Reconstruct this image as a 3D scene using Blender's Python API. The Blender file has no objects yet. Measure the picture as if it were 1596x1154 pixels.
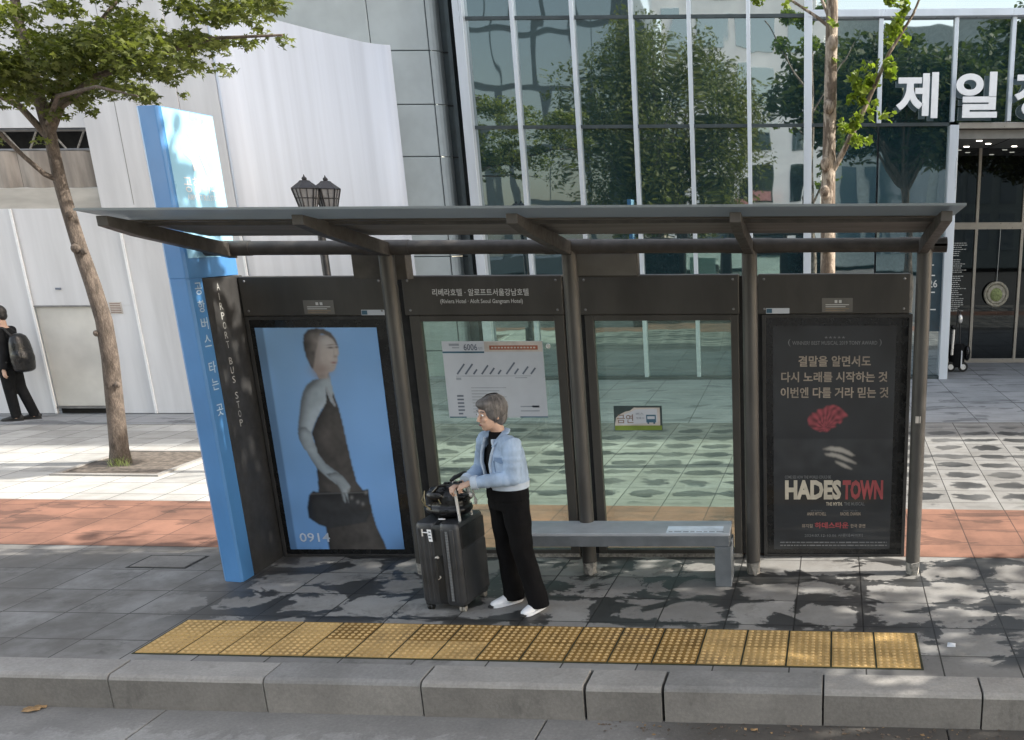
import bpy, math, random
import numpy as np
from mathutils import Vector, Matrix
R = math.radians
random.seed(7); rng = np.random.default_rng(7)
SC = bpy.context.scene
COL = SC.collection

# ------------------------------------------------------------------ camera
F, PX, PY, CH = 1531.64, 1209.26, 845.29, 2.82097        # focal length and principal point (in photo pixels), eye height
r_ = Vector((0.99987, 0.01548, -0.00530)); w_ = Vector((-0.015723, 0.952233, -0.304970))
w_.normalize(); r_ = (r_ - w_ * r_.dot(w_)).normalized(); d_ = w_.cross(r_)
cam_d = bpy.data.cameras.new("camera"); cam = bpy.data.objects.new("camera", cam_d); COL.objects.link(cam)
cam_d.sensor_width = 36; cam_d.sensor_fit = 'HORIZONTAL'; cam_d.lens = F / 1596 * 36
cam_d.shift_x = (798 - PX) / 1596; cam_d.shift_y = (PY - 577) / 1596
cam_d.clip_start = 0.1; cam_d.clip_end = 2000
cam.matrix_world = Matrix(((r_.x, -d_.x, -w_.x, 0), (r_.y, -d_.y, -w_.y, 0), (r_.z, -d_.z, -w_.z, CH), (0, 0, 0, 1)))
SC.camera = cam
def ray(u, v): return r_ * ((u - PX) / F) + d_ * ((v - PY) / F) + w_
def at_y(u, v, Y):
    q = ray(u, v); return Vector((0, 0, CH)) + q * (Y / q.y)
def at_x(u, v, X):
    q = ray(u, v); return Vector((0, 0, CH)) + q * (X / q.x)
def at_z(u, v, z=0.0):
    q = ray(u, v); return Vector((0, 0, CH)) + q * ((z - CH) / q.z)

# ------------------------------------------------------------------ light
SUN_EL, SUN_AZ = R(38), R(2.5)           # azimuth measured from +x towards +y
world = bpy.data.worlds.new("World"); SC.world = world; world.use_nodes = True
nt = world.node_tree; bg = nt.nodes['Background']
sky = nt.nodes.new('ShaderNodeTexSky'); sky.sky_type = 'NISHITA'; sky.sun_disc = False
sky.sun_elevation = SUN_EL; sky.sun_rotation = math.pi / 2 - SUN_AZ
sky.air_density = 1.0; sky.dust_density = 1.2; sky.ozone_density = 1.0
hs = nt.nodes.new('ShaderNodeHueSaturation'); hs.inputs['Saturation'].default_value = 0.72     # hazy, whitish daylight
tn = nt.nodes.new('ShaderNodeMix'); tn.data_type = 'RGBA'; tn.blend_type = 'MULTIPLY'; tn.inputs[0].default_value = 1; tn.inputs[7].default_value = (1.15, 1.0, 0.83, 1)
nt.links.new(sky.outputs[0], hs.inputs['Color']); nt.links.new(hs.outputs[0], tn.inputs[6]); nt.links.new(tn.outputs[2], bg.inputs[0]); bg.inputs[1].default_value = 0.15
sd = bpy.data.lights.new("sun", 'SUN'); sd.energy = 2.3; sd.angle = R(0.5); sd.color = (1, 0.95, 0.87)
so = bpy.data.objects.new("sun", sd); COL.objects.link(so)
to_sun = Vector((math.cos(SUN_EL) * math.cos(SUN_AZ), math.cos(SUN_EL) * math.sin(SUN_AZ), math.sin(SUN_EL)))
so.rotation_euler = to_sun.to_track_quat('Z', 'Y').to_euler(); so.location = (20, 0, 30)
SC.view_settings.view_transform = 'Standard'; SC.view_settings.look = 'None'
SC.view_settings.exposure = 2.05; SC.view_settings.gamma = 1.0

# ------------------------------------------------------------------ node helpers
class NT:
    def __init__(s, name):
        s.m = bpy.data.materials.new(name); s.m.use_nodes = True; s.t = s.m.node_tree
        s.b = s.t.nodes['Principled BSDF']; s.out = s.t.nodes['Material Output']
        s.tc = s.t.nodes.new('ShaderNodeTexCoord')
    def n(s, typ, **kw):
        x = s.t.nodes.new(typ)
        for k, v in kw.items(): setattr(x, k, v)
        return x
    def put(s, sock, val):
        if isinstance(val, bpy.types.NodeSocket): s.t.links.new(val, sock)
        elif isinstance(val, (tuple, list)) and len(val) == 3 and sock.type == 'RGBA': sock.default_value = (*val, 1)
        else: sock.default_value = val
    def math(s, op, a, b=0.0, c=0.0, clamp=False):
        x = s.n('ShaderNodeMath', operation=op, use_clamp=clamp)
        s.put(x.inputs[0], a); s.put(x.inputs[1], b)
        if op in ('MULTIPLY_ADD', 'SMOOTH_MIN'): s.put(x.inputs[2], c)
        return x.outputs[0]
    def ramp(s, v, lo, hi, a=0.0, b=1.0):
        x = s.n('ShaderNodeMapRange', interpolation_type='SMOOTHSTEP')
        s.put(x.inputs[0], v); s.put(x.inputs[1], lo); s.put(x.inputs[2], hi); s.put(x.inputs[3], a); s.put(x.inputs[4], b)
        return x.outputs[0]
    def noise(s, vec, scale, detail=4, rough=.55, dist=0.0):
        x = s.n('ShaderNodeTexNoise'); s.put(x.inputs['Vector'], vec)
        s.put(x.inputs['Scale'], scale); s.put(x.inputs['Detail'], detail); s.put(x.inputs['Roughness'], rough); s.put(x.inputs['Distortion'], dist)
        return x.outputs[0]
    def mix(s, f, a, b, mode='MIX'):
        x = s.n('ShaderNodeMix', data_type='RGBA', blend_type=mode)
        s.put(x.inputs[0], f); s.put(x.inputs[6], a); s.put(x.inputs[7], b)
        return x.outputs[2]
    def mapping(s, vec, rot=(0, 0, 0), sc=(1, 1, 1), loc=(0, 0, 0)):
        x = s.n('ShaderNodeMapping'); s.put(x.inputs[0], vec)
        x.inputs[1].default_value = loc; x.inputs[2].default_value = rot; x.inputs[3].default_value = sc
        return x.outputs[0]
    def bump(s, h, strength=.3, dist=.01):
        x = s.n('ShaderNodeBump'); s.put(x.inputs['Height'], h); s.put(x.inputs['Strength'], strength); s.put(x.inputs['Distance'], dist)
        s.t.links.new(x.outputs[0], s.b.inputs['Normal']); return x
    @property
    def obj(s): return s.tc.outputs['Object']

def mat(name, col, rough=.6, metal=0.0, spec=.5, var=.18, vscale=6, bump=0.0, bscale=60, coat=0.0, stretch=(1, 1, 1), dirt=0.0):
    t = NT(name); o = t.mapping(t.obj, sc=stretch)
    n1 = t.noise(o, vscale, 5)
    lo = tuple(c * (1 - var) for c in col); hi = tuple(min(1, c * (1 + var)) for c in col)
    c = t.mix(t.ramp(n1, .3, .7), lo, hi)
    if dirt:
        n3 = t.noise(o, vscale * .37, 6, .7); c = t.mix(t.math('MULTIPLY', t.ramp(n3, .5, .75), dirt), c, (.06, .055, .05))
    t.put(t.b.inputs['Base Color'], c)
    t.put(t.b.inputs['Roughness'], t.ramp(t.noise(o, vscale * 2.3, 4), .3, .7, max(0, rough - .08), min(1, rough + .08)))
    t.put(t.b.inputs['Metallic'], metal); t.put(t.b.inputs['Specular IOR Level'], spec)
    if coat: t.put(t.b.inputs['Coat Weight'], coat); t.put(t.b.inputs['Coat Roughness'], .03)
    if bump: t.bump(t.noise(o, bscale, 6, .65), bump, .004)
    return t.m

# ------------------------------------------------------------------ mesh builder
ORIGIN = {}
class MB:
    def __init__(s): s.v = []; s.f = []; s.mi = []; s.mats = []
    def _m(s, m):
        if m not in s.mats: s.mats.append(m)
        return s.mats.index(m)
    def add(s, vs, fs, m):
        k = len(s.v); i = s._m(m)
        s.v += [tuple(v) for v in vs]; s.f += [tuple(k + q for q in f) for f in fs]; s.mi += [i] * len(fs); return s
    def box(s, x0, x1, y0, y1, z0, z1, m, ex=None, c=None):
        vs = [(x, y, z) for z in (z0, z1) for y in (y0, y1) for x in (x0, x1)]
        if ex is not None:     # ex = (e1, e2) horizontal axes, c = origin
            vs = [(c[0] + x * ex[0][0] + y * ex[1][0], c[1] + x * ex[0][1] + y * ex[1][1], z) for x, y, z in vs]
        return s.add(vs, [(0, 2, 3, 1), (4, 5, 7, 6), (0, 1, 5, 4), (2, 6, 7, 3), (0, 4, 6, 2), (1, 3, 7, 5)], m)
    def quad(s, a, b, c, d, m): return s.add([a, b, c, d], [(0, 1, 2, 3)], m)
    def loft(s, path, rad, m, seg=12, side=(1, 0, 0), cap=True):
        path = [Vector(p) for p in path]; n = len(path); vs = []; side = Vector(side)
        for i, p in enumerate(path):
            t = (path[min(i + 1, n - 1)] - path[max(i - 1, 0)]).normalized()
            a = side - t * side.dot(t)
            if a.length < 1e-3: a = t.orthogonal()
            a.normalize(); b = t.cross(a)
            ra, rb = rad[i] if isinstance(rad[i], (tuple, list)) else (rad[i], rad[i])
            for k in range(seg):
                g = 2 * math.pi * k / seg; vs.append(p + a * (ra * math.cos(g)) + b * (rb * math.sin(g)))
        fs = [(i * seg + k, i * seg + (k + 1) % seg, (i + 1) * seg + (k + 1) % seg, (i + 1) * seg + k) for i in range(n - 1) for k in range(seg)]
        if cap: fs += [tuple(reversed(range(seg))), tuple((n - 1) * seg + k for k in range(seg))]
        return s.add(vs, fs, m)
    def tube(s, path, r, m, seg=12, **k): return s.loft(path, [r] * len(path) if not isinstance(r, list) else r, m, seg, **k)
    def ball(s, c, r, m, seg=12, rings=8, ax=((1, 0, 0), (0, 1, 0), (0, 0, 1))):
        c = Vector(c); r = (r, r, r) if not isinstance(r, (tuple, list)) else r; A = [Vector(a) * q for a, q in zip(ax, r)]
        vs = [c - A[2]]; 
        for i in range(1, rings):
            th = math.pi * i / rings
            for k in range(seg):
                g = 2 * math.pi * k / seg; vs.append(c + A[0] * (math.sin(th) * math.cos(g)) + A[1] * (math.sin(th) * math.sin(g)) - A[2] * math.cos(th))
        vs.append(c + A[2]); N = len(vs) - 1
        fs = [(0, 1 + (k + 1) % seg, 1 + k) for k in range(seg)]
        for i in range(rings - 2):
            for k in range(seg): fs.append((1 + i * seg + k, 1 + i * seg + (k + 1) % seg, 1 + (i + 1) * seg + (k + 1) % seg, 1 + (i + 1) * seg + k))
        fs += [(N, 1 + (rings - 2) * seg + k, 1 + (rings - 2) * seg + (k + 1) % seg) for k in range(seg)]
        return s.add(vs, fs, m)
    def poly(s, pts, m): return s.add(pts, [tuple(range(len(pts)))], m)
    def prism(s, pts, off, m):
        off = Vector(off); a = [Vector(p) for p in pts]; n = len(a)
        fs = [tuple(range(n)), tuple(reversed(range(n, 2 * n)))] + [(i, n + i, n + (i + 1) % n, (i + 1) % n) for i in range(n)]
        return s.add(a + [p + off for p in a], fs, m)
    def text(s, body, org, xd, yd, w, h, m, bold=0.0, cx=False, solid=0.0):
        """lettering filled as faces: org lower left, xd / yd unit directions, stretched to w by h (h None keeps the proportion)"""
        cu = bpy.data.curves.new('t', 'FONT'); cu.body = body; cu.size = 1; cu.offset = bold; cu.resolution_u = 6 if w > .6 and len(body) < 3 else 2
        ob = bpy.data.objects.new('t', cu); COL.objects.link(ob)
        dg = bpy.context.evaluated_depsgraph_get(); me = bpy.data.meshes.new_from_object(ob.evaluated_get(dg))
        co = [v.co.copy() for v in me.vertices]; fs = [tuple(p.vertices) for p in me.polygons]
        bpy.data.objects.remove(ob); bpy.data.curves.remove(cu); bpy.data.meshes.remove(me)
        if not co: return s
        x0 = min(c.x for c in co); x1 = max(c.x for c in co); y0 = min(c.y for c in co); y1 = max(c.y for c in co)
        kx = w / (x1 - x0); ky = kx if h is None else h / max(1e-6, y1 - y0)
        org, xd, yd = Vector(org), Vector(xd), Vector(yd); nd = xd.cross(yd)
        P = [org + xd * ((c.x - x0) * kx) + yd * ((c.y - y0) * ky) for c in co]
        if not solid: return s.add(P, fs, m)
        n = len(P); ed = {}
        for f in fs:
            for a, b in zip(f, f[1:] + f[:1]): ed[(a, b)] = ed.get((a, b), 0) + 1
        rim = [(a, b) for (a, b) in ed if (b, a) not in ed]
        return s.add([p + nd * solid for p in P] + P, fs + [(b, a, a + n, b + n) for a, b in rim], m)
    def mesh(s, name, o=(0, 0, 0)):
        me = bpy.data.meshes.new(name); o = Vector(o)
        me.from_pydata([tuple(Vector(v) - o) for v in s.v], [], s.f)
        for m in s.mats: me.materials.append(m)
        if len(s.mats) > 1: me.polygons.foreach_set('material_index', s.mi)
        me.update(); return me
    def build(s, name, parent=None, bevel=0.0, smooth=False, remesh=0.0, relax=0, origin=None, label=None):
        o = ORIGIN.get(parent.name, Vector()) if parent else Vector(origin or (0, 0, 0))
        me = s.mesh(name, o)
        ob = bpy.data.objects.new(name, me); COL.objects.link(ob)
        if remesh:
            md = ob.modifiers.new('r', 'REMESH'); md.mode = 'VOXEL'; md.voxel_size = remesh; md.use_smooth_shade = True
            if relax: sm = ob.modifiers.new('s', 'SMOOTH'); sm.iterations = relax; sm.factor = .5
            dg = bpy.context.evaluated_depsgraph_get(); new = bpy.data.meshes.new_from_object(ob.evaluated_get(dg))
            ob.modifiers.clear(); ob.data = new; new.name = name
            if not new.materials: new.materials.append(s.mats[0])
        if smooth and not remesh:
            for p in ob.data.polygons: p.use_smooth = True
            ob.data.set_sharp_from_angle(angle=R(40))
        if bevel:
            b = ob.modifiers.new('bevel', 'BEVEL'); b.width = bevel; b.segments = 2; b.limit_method = 'ANGLE'; b.angle_limit = R(40)
        if parent: ob.parent = parent
        else: ob.location = o
        ORIGIN[ob.name] = o
        if label: ob['label'] = label
        return ob

def tag(o, label=None, cat=None, group=None, kind=None):
    if label: o['label'] = label
    if cat: o['category'] = cat
    if group: o['group'] = group
    if kind: o['kind'] = kind
    return o
def thing(name, label, cat, loc=(0, 0, 0), group=None):
    o = bpy.data.objects.new(name, None); COL.objects.link(o); o.location = loc; o.empty_display_size = .2
    ORIGIN[o.name] = Vector(loc); return tag(o, label, cat, group)
def struct(mb, name, **k): return tag(mb.build(name, **k), kind='structure')

# kerb frame: the street runs 2.5 degrees off the shelter
KA = -0.04405; kc, ks = math.cos(KA), math.sin(KA)
def K(u, v, z=0.0): return Vector((kc * u - ks * v, ks * u + kc * v, z))
KE = ((kc, ks), (-ks, kc))

# ------------------------------------------------------------------ materials
def paving_mat():
    t = NT('paving_slabs'); m = t.mapping(t.obj, rot=(0, 0, -KA))
    sp = t.n('ShaderNodeSeparateXYZ'); t.put(sp.inputs[0], m); u, v = sp.outputs[0], sp.outputs[1]
    br = t.n('ShaderNodeTexBrick', offset=0.0, squash=1.0)
    t.put(br.inputs['Vector'], t.mapping(m, loc=(-.235, -6.77, 0)))
    for k, q in {'Scale': 1.0, 'Mortar Size': .0065, 'Mortar Smooth': .35, 'Bias': 0.0, 'Brick Width': .515, 'Row Height': .5}.items(): t.put(br.inputs[k], q)
    t.put(br.inputs['Color1'], (.275, .270, .258)); t.put(br.inputs['Color2'], (.185, .181, .173)); t.put(br.inputs['Mortar'], (.035, .034, .032))
    fu = t.math('SUBTRACT', t.math('FRACT', t.math('DIVIDE', t.math('SUBTRACT', u, .235), .515)), .5)
    fv = t.math('SUBTRACT', t.math('FRACT', t.math('DIVIDE', t.math('SUBTRACT', v, 6.77), .5)), .5)
    joint = t.math('MAXIMUM', t.math('ABSOLUTE', fu), t.math('ABSOLUTE', fv))
    grain = t.noise(m, 38, 6, .7); mid = t.noise(m, 3.2, 5, .6)
    c = t.mix(t.ramp(mid, .32, .7), br.outputs[0], t.mix(1.0, br.outputs[0], (.80, .79, .77), 'MULTIPLY'))
    c = t.mix(t.ramp(grain, .25, .8), t.mix(1.0, c, (.88, .88, .88), 'MULTIPLY'), c)
    far = t.ramp(v, 9.9, 10.1); c = t.mix(far, c, t.mix(1.0, c, (.93, .94, .94), 'MULTIPLY')); c = t.mix(t.math('MULTIPLY', far, t.ramp(u, -5.6, -6.6)), c, t.mix(1.0, c, (2.0, 2.0, 1.98), 'MULTIPLY'))      # sunlit glare painted in: far-left slabs behind the cycle path made much brighter
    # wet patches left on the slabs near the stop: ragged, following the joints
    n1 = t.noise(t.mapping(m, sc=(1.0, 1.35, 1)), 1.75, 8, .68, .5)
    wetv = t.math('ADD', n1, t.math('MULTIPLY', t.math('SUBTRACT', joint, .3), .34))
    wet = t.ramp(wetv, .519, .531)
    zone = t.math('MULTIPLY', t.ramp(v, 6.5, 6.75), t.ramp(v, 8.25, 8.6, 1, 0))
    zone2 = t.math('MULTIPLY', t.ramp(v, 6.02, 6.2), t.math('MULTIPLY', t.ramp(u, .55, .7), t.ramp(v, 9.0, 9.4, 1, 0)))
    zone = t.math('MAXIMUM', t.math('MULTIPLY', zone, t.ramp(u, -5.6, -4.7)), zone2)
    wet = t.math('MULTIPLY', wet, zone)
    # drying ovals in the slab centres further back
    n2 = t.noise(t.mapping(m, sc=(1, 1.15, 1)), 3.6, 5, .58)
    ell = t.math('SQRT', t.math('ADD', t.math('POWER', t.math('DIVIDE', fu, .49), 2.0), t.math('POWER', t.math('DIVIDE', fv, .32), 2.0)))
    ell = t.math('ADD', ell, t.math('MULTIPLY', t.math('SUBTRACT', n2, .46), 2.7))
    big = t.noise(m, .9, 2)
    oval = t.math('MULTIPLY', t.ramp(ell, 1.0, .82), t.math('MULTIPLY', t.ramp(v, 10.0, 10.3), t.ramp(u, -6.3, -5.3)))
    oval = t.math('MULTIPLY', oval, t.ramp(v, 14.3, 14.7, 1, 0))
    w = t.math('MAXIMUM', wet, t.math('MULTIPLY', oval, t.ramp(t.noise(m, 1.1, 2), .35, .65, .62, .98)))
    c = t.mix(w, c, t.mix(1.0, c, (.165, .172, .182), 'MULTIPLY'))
    # dull grime to the left of the stop
    gr = t.math('MULTIPLY', t.ramp(t.noise(m, .8, 6, .65), .35, .65), t.ramp(u, -4.2, -5.4))
    gr = t.math('MULTIPLY', gr, t.ramp(v, 9.6, 8.6)); c = t.mix(t.math('MULTIPLY', gr, .75), c, (.085, .078, .069)); c = t.mix(t.math('MULTIPLY', t.ramp(t.noise(m, 2.1, 7, .75, .4), .53, .66), t.math('MULTIPLY', t.ramp(v, 9.6, 8.6), .5)), c, (.05, .046, .042))
    t.put(t.b.inputs['Base Color'], c); t.put(t.b.inputs['Roughness'], t.math('SUBTRACT', .85, t.math('MULTIPLY', w, .38)))
    h = t.math('ADD', t.math('MULTIPLY', br.outputs['Fac'], -1.0), t.math('MULTIPLY', grain, .12))
    t.bump(h, .5, .004)
    return t.m
def tile_mat(name, c1, c2, mortar, bw, rh, rot, loc, ms=.006, off=0.0, fine=.2, rough=.8, wetd=0.0):
    t = NT(name); m = t.mapping(t.obj, rot=(0, 0, rot)); br = t.n('ShaderNodeTexBrick', offset=off, squash=1.0)
    t.put(br.inputs['Vector'], t.mapping(m, loc=loc))
    for k, q in {'Scale': 1.0, 'Mortar Size': ms, 'Mortar Smooth': .3, 'Bias': 0.0, 'Brick Width': bw, 'Row Height': rh}.items(): t.put(br.inputs[k], q)
    t.put(br.inputs['Color1'], c1); t.put(br.inputs['Color2'], c2); t.put(br.inputs['Mortar'], mortar)
    g = t.noise(m, 30, 6, .7); b = t.noise(m, 1.4, 5, .6)
    c = t.mix(t.ramp(b, .35, .7), br.outputs[0], t.mix(1.0, br.outputs[0], (1 - fine,) * 3, 'MULTIPLY'))
    c = t.mix(t.ramp(g, .2, .8), t.mix(1.0, c, (.87, .87, .87), 'MULTIPLY'), c)
    if wetd:
        w = t.ramp(t.noise(t.mapping(m, sc=(.7, 2.2, 1)), 1.3, 5, .6, .6), .57, .60); c = t.mix(t.math('MULTIPLY', w, wetd), c, t.mix(1.0, c, (.3, .31, .33), 'MULTIPLY'))
    t.put(t.b.inputs['Base Color'], c); t.put(t.b.inputs['Roughness'], rough)
    t.bump(t.math('ADD', t.math('MULTIPLY', br.outputs['Fac'], -1.0), t.math('MULTIPLY', g, .1)), .4, .004)
    return t.m
def concrete_mat(name, a, b, crack=0.0, spots=.5):
    t = NT(name); m = t.obj
    n1 = t.noise(m, 1.7, 7, .65); n2 = t.noise(m, 45, 6, .7); n3 = t.noise(t.mapping(m, sc=(1, 1, .4)), 6, 6, .7)
    c = t.mix(t.ramp(n1, .3, .7), a, b); c = t.mix(t.ramp(n2, .3, .75), t.mix(1.0, c, (.78, .78, .78), 'MULTIPLY'), c)
    c = t.mix(t.math('MULTIPLY', t.ramp(n3, .56, .74), spots), c, tuple(q * .45 for q in a))
    if crack:
        vo = t.n('ShaderNodeTexVoronoi', feature='DISTANCE_TO_EDGE'); t.put(vo.inputs['Vector'], t.mix(.12, m, t.n('ShaderNodeTexNoise').outputs[1])); t.put(vo.inputs['Scale'], crack)
        c = t.mix(t.ramp(vo.outputs[0], .004, .011, .8, 0), c, (.03, .03, .03))
    t.put(t.b.inputs['Base Color'], c); t.put(t.b.inputs['Roughness'], .88); t.bump(t.math('ADD', n2, t.math('MULTIPLY', n1, 1.5)), .55, .006); return t.m
def leaf_mat(name, a, b, trans=.45):
    t = NT(name); g = t.n('ShaderNodeNewGeometry'); n = t.noise(t.obj, .9, 3)
    f = t.math('ADD', t.math('MULTIPLY', g.outputs['Random Per Island'], .65), t.math('MULTIPLY', n, .4), clamp=True)
    c = t.mix(f, a, b); t.put(t.b.inputs['Base Color'], c); t.put(t.b.inputs['Roughness'], .5); t.put(t.b.inputs['Specular IOR Level'], .35)
    tr = t.n('ShaderNodeBsdfTranslucent'); t.put(tr.inputs[0], t.mix(1.0, c, (1.35, 1.45, .6), 'MULTIPLY'))
    mx = t.n('ShaderNodeMixShader'); mx.inputs[0].default_value = trans
    t.t.links.new(t.b.outputs[0], mx.inputs[1]); t.t.links.new(tr.outputs[0], mx.inputs[2]); t.t.links.new(mx.outputs[0], t.out.inputs[0]); return t.m
def bark_mat(name, a, b, sc, patchy=False):
    t = NT(name); m = t.mapping(t.obj, sc=(1, 1, .35)); n1 = t.noise(m, sc, 6, .65, .3); n2 = t.noise(m, sc * 5, 5, .7)
    c = t.mix(t.ramp(n1, .45, .5) if patchy else t.ramp(n1, .3, .7), a, b); c = t.mix(t.ramp(n2, .3, .8), t.mix(1.0, c, (.48, .46, .45), 'MULTIPLY'), c)
    t.put(t.b.inputs['Base Color'], c); t.put(t.b.inputs['Roughness'], .9); t.bump(t.math('ADD', n1, t.math('MULTIPLY', n2, .9)), 1.0, .016); return t.m
def mirror_glass(name, tint, refl, wave=.35, wscale=.55, rough=.015):
    t = NT(name); n = t.noise(t.mapping(t.obj, sc=(1, 1, .5)), wscale, 2, .4)
    t.put(t.b.inputs['Base Color'], tint); t.put(t.b.inputs['Roughness'], .4); t.put(t.b.inputs['Specular IOR Level'], .0)
    gl = t.n('ShaderNodeBsdfGlossy'); gl.inputs[0].default_value = (.86, .94, .96, 1); gl.inputs['Roughness'].default_value = rough
    bp = t.n('ShaderNodeBump'); t.put(bp.inputs['Height'], n); bp.inputs['Strength'].default_value = wave; bp.inputs['Distance'].default_value = .02
    t.t.links.new(bp.outputs[0], gl.inputs['Normal'])
    lw = t.n('ShaderNodeLayerWeight'); lw.inputs[0].default_value = .3
    mx = t.n('ShaderNodeMixShader'); t.put(mx.inputs[0], t.math('ADD', t.math('MULTIPLY', lw.outputs['Fresnel'], .7), refl, clamp=True))
    t.t.links.new(t.b.outputs[0], mx.inputs[1]); t.t.links.new(gl.outputs[0], mx.inputs[2]); t.t.links.new(mx.outputs[0], t.out.inputs[0]); return t.m
def clear_glass(name, tint, refl=.07, haze=.06):
    t = NT(name); tr = t.n('ShaderNodeBsdfTransparent'); tr.inputs[0].default_value = (*tint, 1)
    gl = t.n('ShaderNodeBsdfGlossy'); gl.inputs[0].default_value = (.9, 1, .97, 1); gl.inputs['Roughness'].default_value = .02
    mx = t.n('ShaderNodeMixShader'); mx.inputs[0].default_value = refl
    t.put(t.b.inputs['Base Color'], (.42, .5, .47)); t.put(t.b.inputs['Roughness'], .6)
    m2 = t.n('ShaderNodeMixShader'); t.put(m2.inputs[0], t.math('MULTIPLY', t.ramp(t.noise(t.mapping(t.obj, sc=(.35, 1, 2.4)), 2.2, 6, .65, .4), .4, .68, .3, 1.5), haze))  # streaky reflective haze painted in as a pale diffuse layer
    L = t.t.links.new
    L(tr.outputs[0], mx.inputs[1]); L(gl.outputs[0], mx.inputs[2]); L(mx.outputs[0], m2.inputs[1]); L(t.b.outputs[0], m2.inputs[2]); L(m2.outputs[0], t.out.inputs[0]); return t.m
def glow(name, col, e):
    t = NT(name); t.put(t.b.inputs['Base Color'], col); t.put(t.b.inputs['Emission Color'], col); t.put(t.b.inputs['Emission Strength'], e); return t.m

M = {}
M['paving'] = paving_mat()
M['orange'] = tile_mat('orange_paving', (.275, .135, .088), (.205, .10, .066), (.09, .045, .032), .515, .5, -KA, (-.235, -6.77, 0), .007, fine=.5, wetd=.6)
M['plaza'] = tile_mat('plaza_slabs', (.315, .325, .335), (.27, .285, .295), (.085, .09, .095), .88, .55, 0, (-.2, 0, 0), .008, wetd=.6)
M['kerb'] = concrete_mat('kerb_granite', (.345, .33, .305), (.25, .238, .22), 0, .6)
M['kerb2'] = concrete_mat('kerb_granite_grey', (.255, .25, .24), (.185, .18, .17), 0, .6)
M['kerbf2'] = concrete_mat('kerb_face_pale', (.265, .25, .228), (.185, .174, .16), 0, .75)
M['kerbf'] = concrete_mat('kerb_face_dark', (.225, .212, .193), (.155, .146, .133), 0, .75)  # darker, browner tone for the kerb front faces
def gutter_mat():
    t = NT('gutter_concrete'); m = t.mapping(t.obj, rot=(0, 0, -KA)); sp = t.n('ShaderNodeSeparateXYZ'); t.put(sp.inputs[0], m); u, v = sp.outputs[0], sp.outputs[1]
    n1 = t.noise(m, 1.7, 7, .65); n2 = t.noise(m, 45, 6, .7); n3 = t.noise(m, 5, 7, .7, .4)
    c = t.mix(t.ramp(n1, .3, .7), (.325, .318, .30), (.235, .23, .22)); c = t.mix(t.ramp(n2, .3, .75), t.mix(1.0, c, (.75, .75, .75), 'MULTIPLY'), c)
    d = t.math('ADD', t.math('MULTIPLY', t.ramp(v, 5.0, 5.7), .52), t.math('MULTIPLY', n3, .9)); d = t.math('MULTIPLY', t.ramp(d, .70, .80), t.ramp(u, -1.5, -.7, .35, 1))
    c = t.mix(t.math('MULTIPLY', d, .85), c, (.045, .038, .030))
    t.put(t.b.inputs['Base Color'], c); t.put(t.b.inputs['Roughness'], .9); t.bump(t.math('ADD', n2, t.math('MULTIPLY', d, .6)), .4, .006); return t.m
M['gutter'] = gutter_mat()
M['asphalt'] = concrete_mat('asphalt', (.07, .07, .07), (.05, .05, .05))
M['tact'] = mat('tactile_yellow', (.40, .262, .100), .9, 0, .2, var=.25, vscale=3, bump=.3, bscale=90, dirt=.5)
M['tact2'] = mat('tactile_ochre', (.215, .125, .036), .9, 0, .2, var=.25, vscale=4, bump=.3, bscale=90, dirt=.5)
M['tact3'] = mat('tactile_dome', (.46, .315, .14), .9, 0, .2, var=.2, vscale=5, dirt=.3)
M['tactdark'] = mat('tactile_bed', (.026, .028, .010), .9, var=.3)
M['soil'] = mat('soil', (.11, .092, .075), .95, var=.4, vscale=14, bump=.8, bscale=40)
M['frame'] = mat('shelter_frame', (.058, .054, .048), .5, .25, var=.14, vscale=5, bump=.12, bscale=70, dirt=.25, stretch=(1, 1, .35))
M['post'] = mat('shelter_post', (.066, .063, .059), .45, .3, var=.14, vscale=5, bump=.1, bscale=70, dirt=.3, stretch=(1, 1, .35))
M['beam'] = mat('shelter_beam', (.070, .063, .055), .55, .1, var=.2, vscale=9, bump=.2, bscale=60, dirt=.3)
M['soffit'] = mat('roof_underside', (.195, .181, .163), .6, 0, var=.18, vscale=3, dirt=.25, stretch=(.4, 2.5, 1))
M['rooftop'] = mat('roof_top_skin', (.20, .21, .21), .45, .3, var=.15, dirt=.3)
M['black'] = mat('black_border', (.006, .0065, .007), .25, 0, .5, coat=.35)
M['sideblk'] = mat('end_panel_charcoal', (.036, .035, .034), .55, .1, .35, var=.2, dirt=.2)
M['gap'] = mat('dark_recess', (.008, .008, .008), .8)
M['blue'] = mat('sign_blue', (.070, .215, .46), .38, 0, .5, var=.12, vscale=2, coat=.15, dirt=.14, stretch=(1, 1, .5))
M['face'] = mat('sign_face_print', (.30, .56, .74), .35, 0, .5, var=.08, vscale=2, coat=.2)
M['signprint'] = mat('sign_face_white', (.72, .70, .70), .5, var=.04)
M['white'] = mat('white_vinyl', (.78, .79, .8), .5, var=.04)
M['letter'] = mat('grey_white_lettering', (.55, .55, .53), .5, var=.05)
M['finletter'] = mat('dull_lettering', (.36, .36, .34), .6, var=.12)
M['signletter'] = mat('sign_lettering', (.52, .62, .72), .5, var=.1)
M['peel'] = mat('peeling_paint', (.26, .245, .22), .85, var=.35, vscale=30, bump=.5, dirt=.4)
M['seat'] = mat('bench_seat_top', (.36, .385, .42), .5, .1, var=.1, vscale=4, dirt=.12)
M['bench'] = mat('bench_frame', (.14, .155, .17), .45, .2, var=.15, vscale=6, dirt=.2)
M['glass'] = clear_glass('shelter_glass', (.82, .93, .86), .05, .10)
M['roofglass'] = None
M['alu'] = mat('aluminium', (.60, .645, .70), .35, .35, var=.06, vscale=3, stretch=(1, 1, .1))
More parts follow.
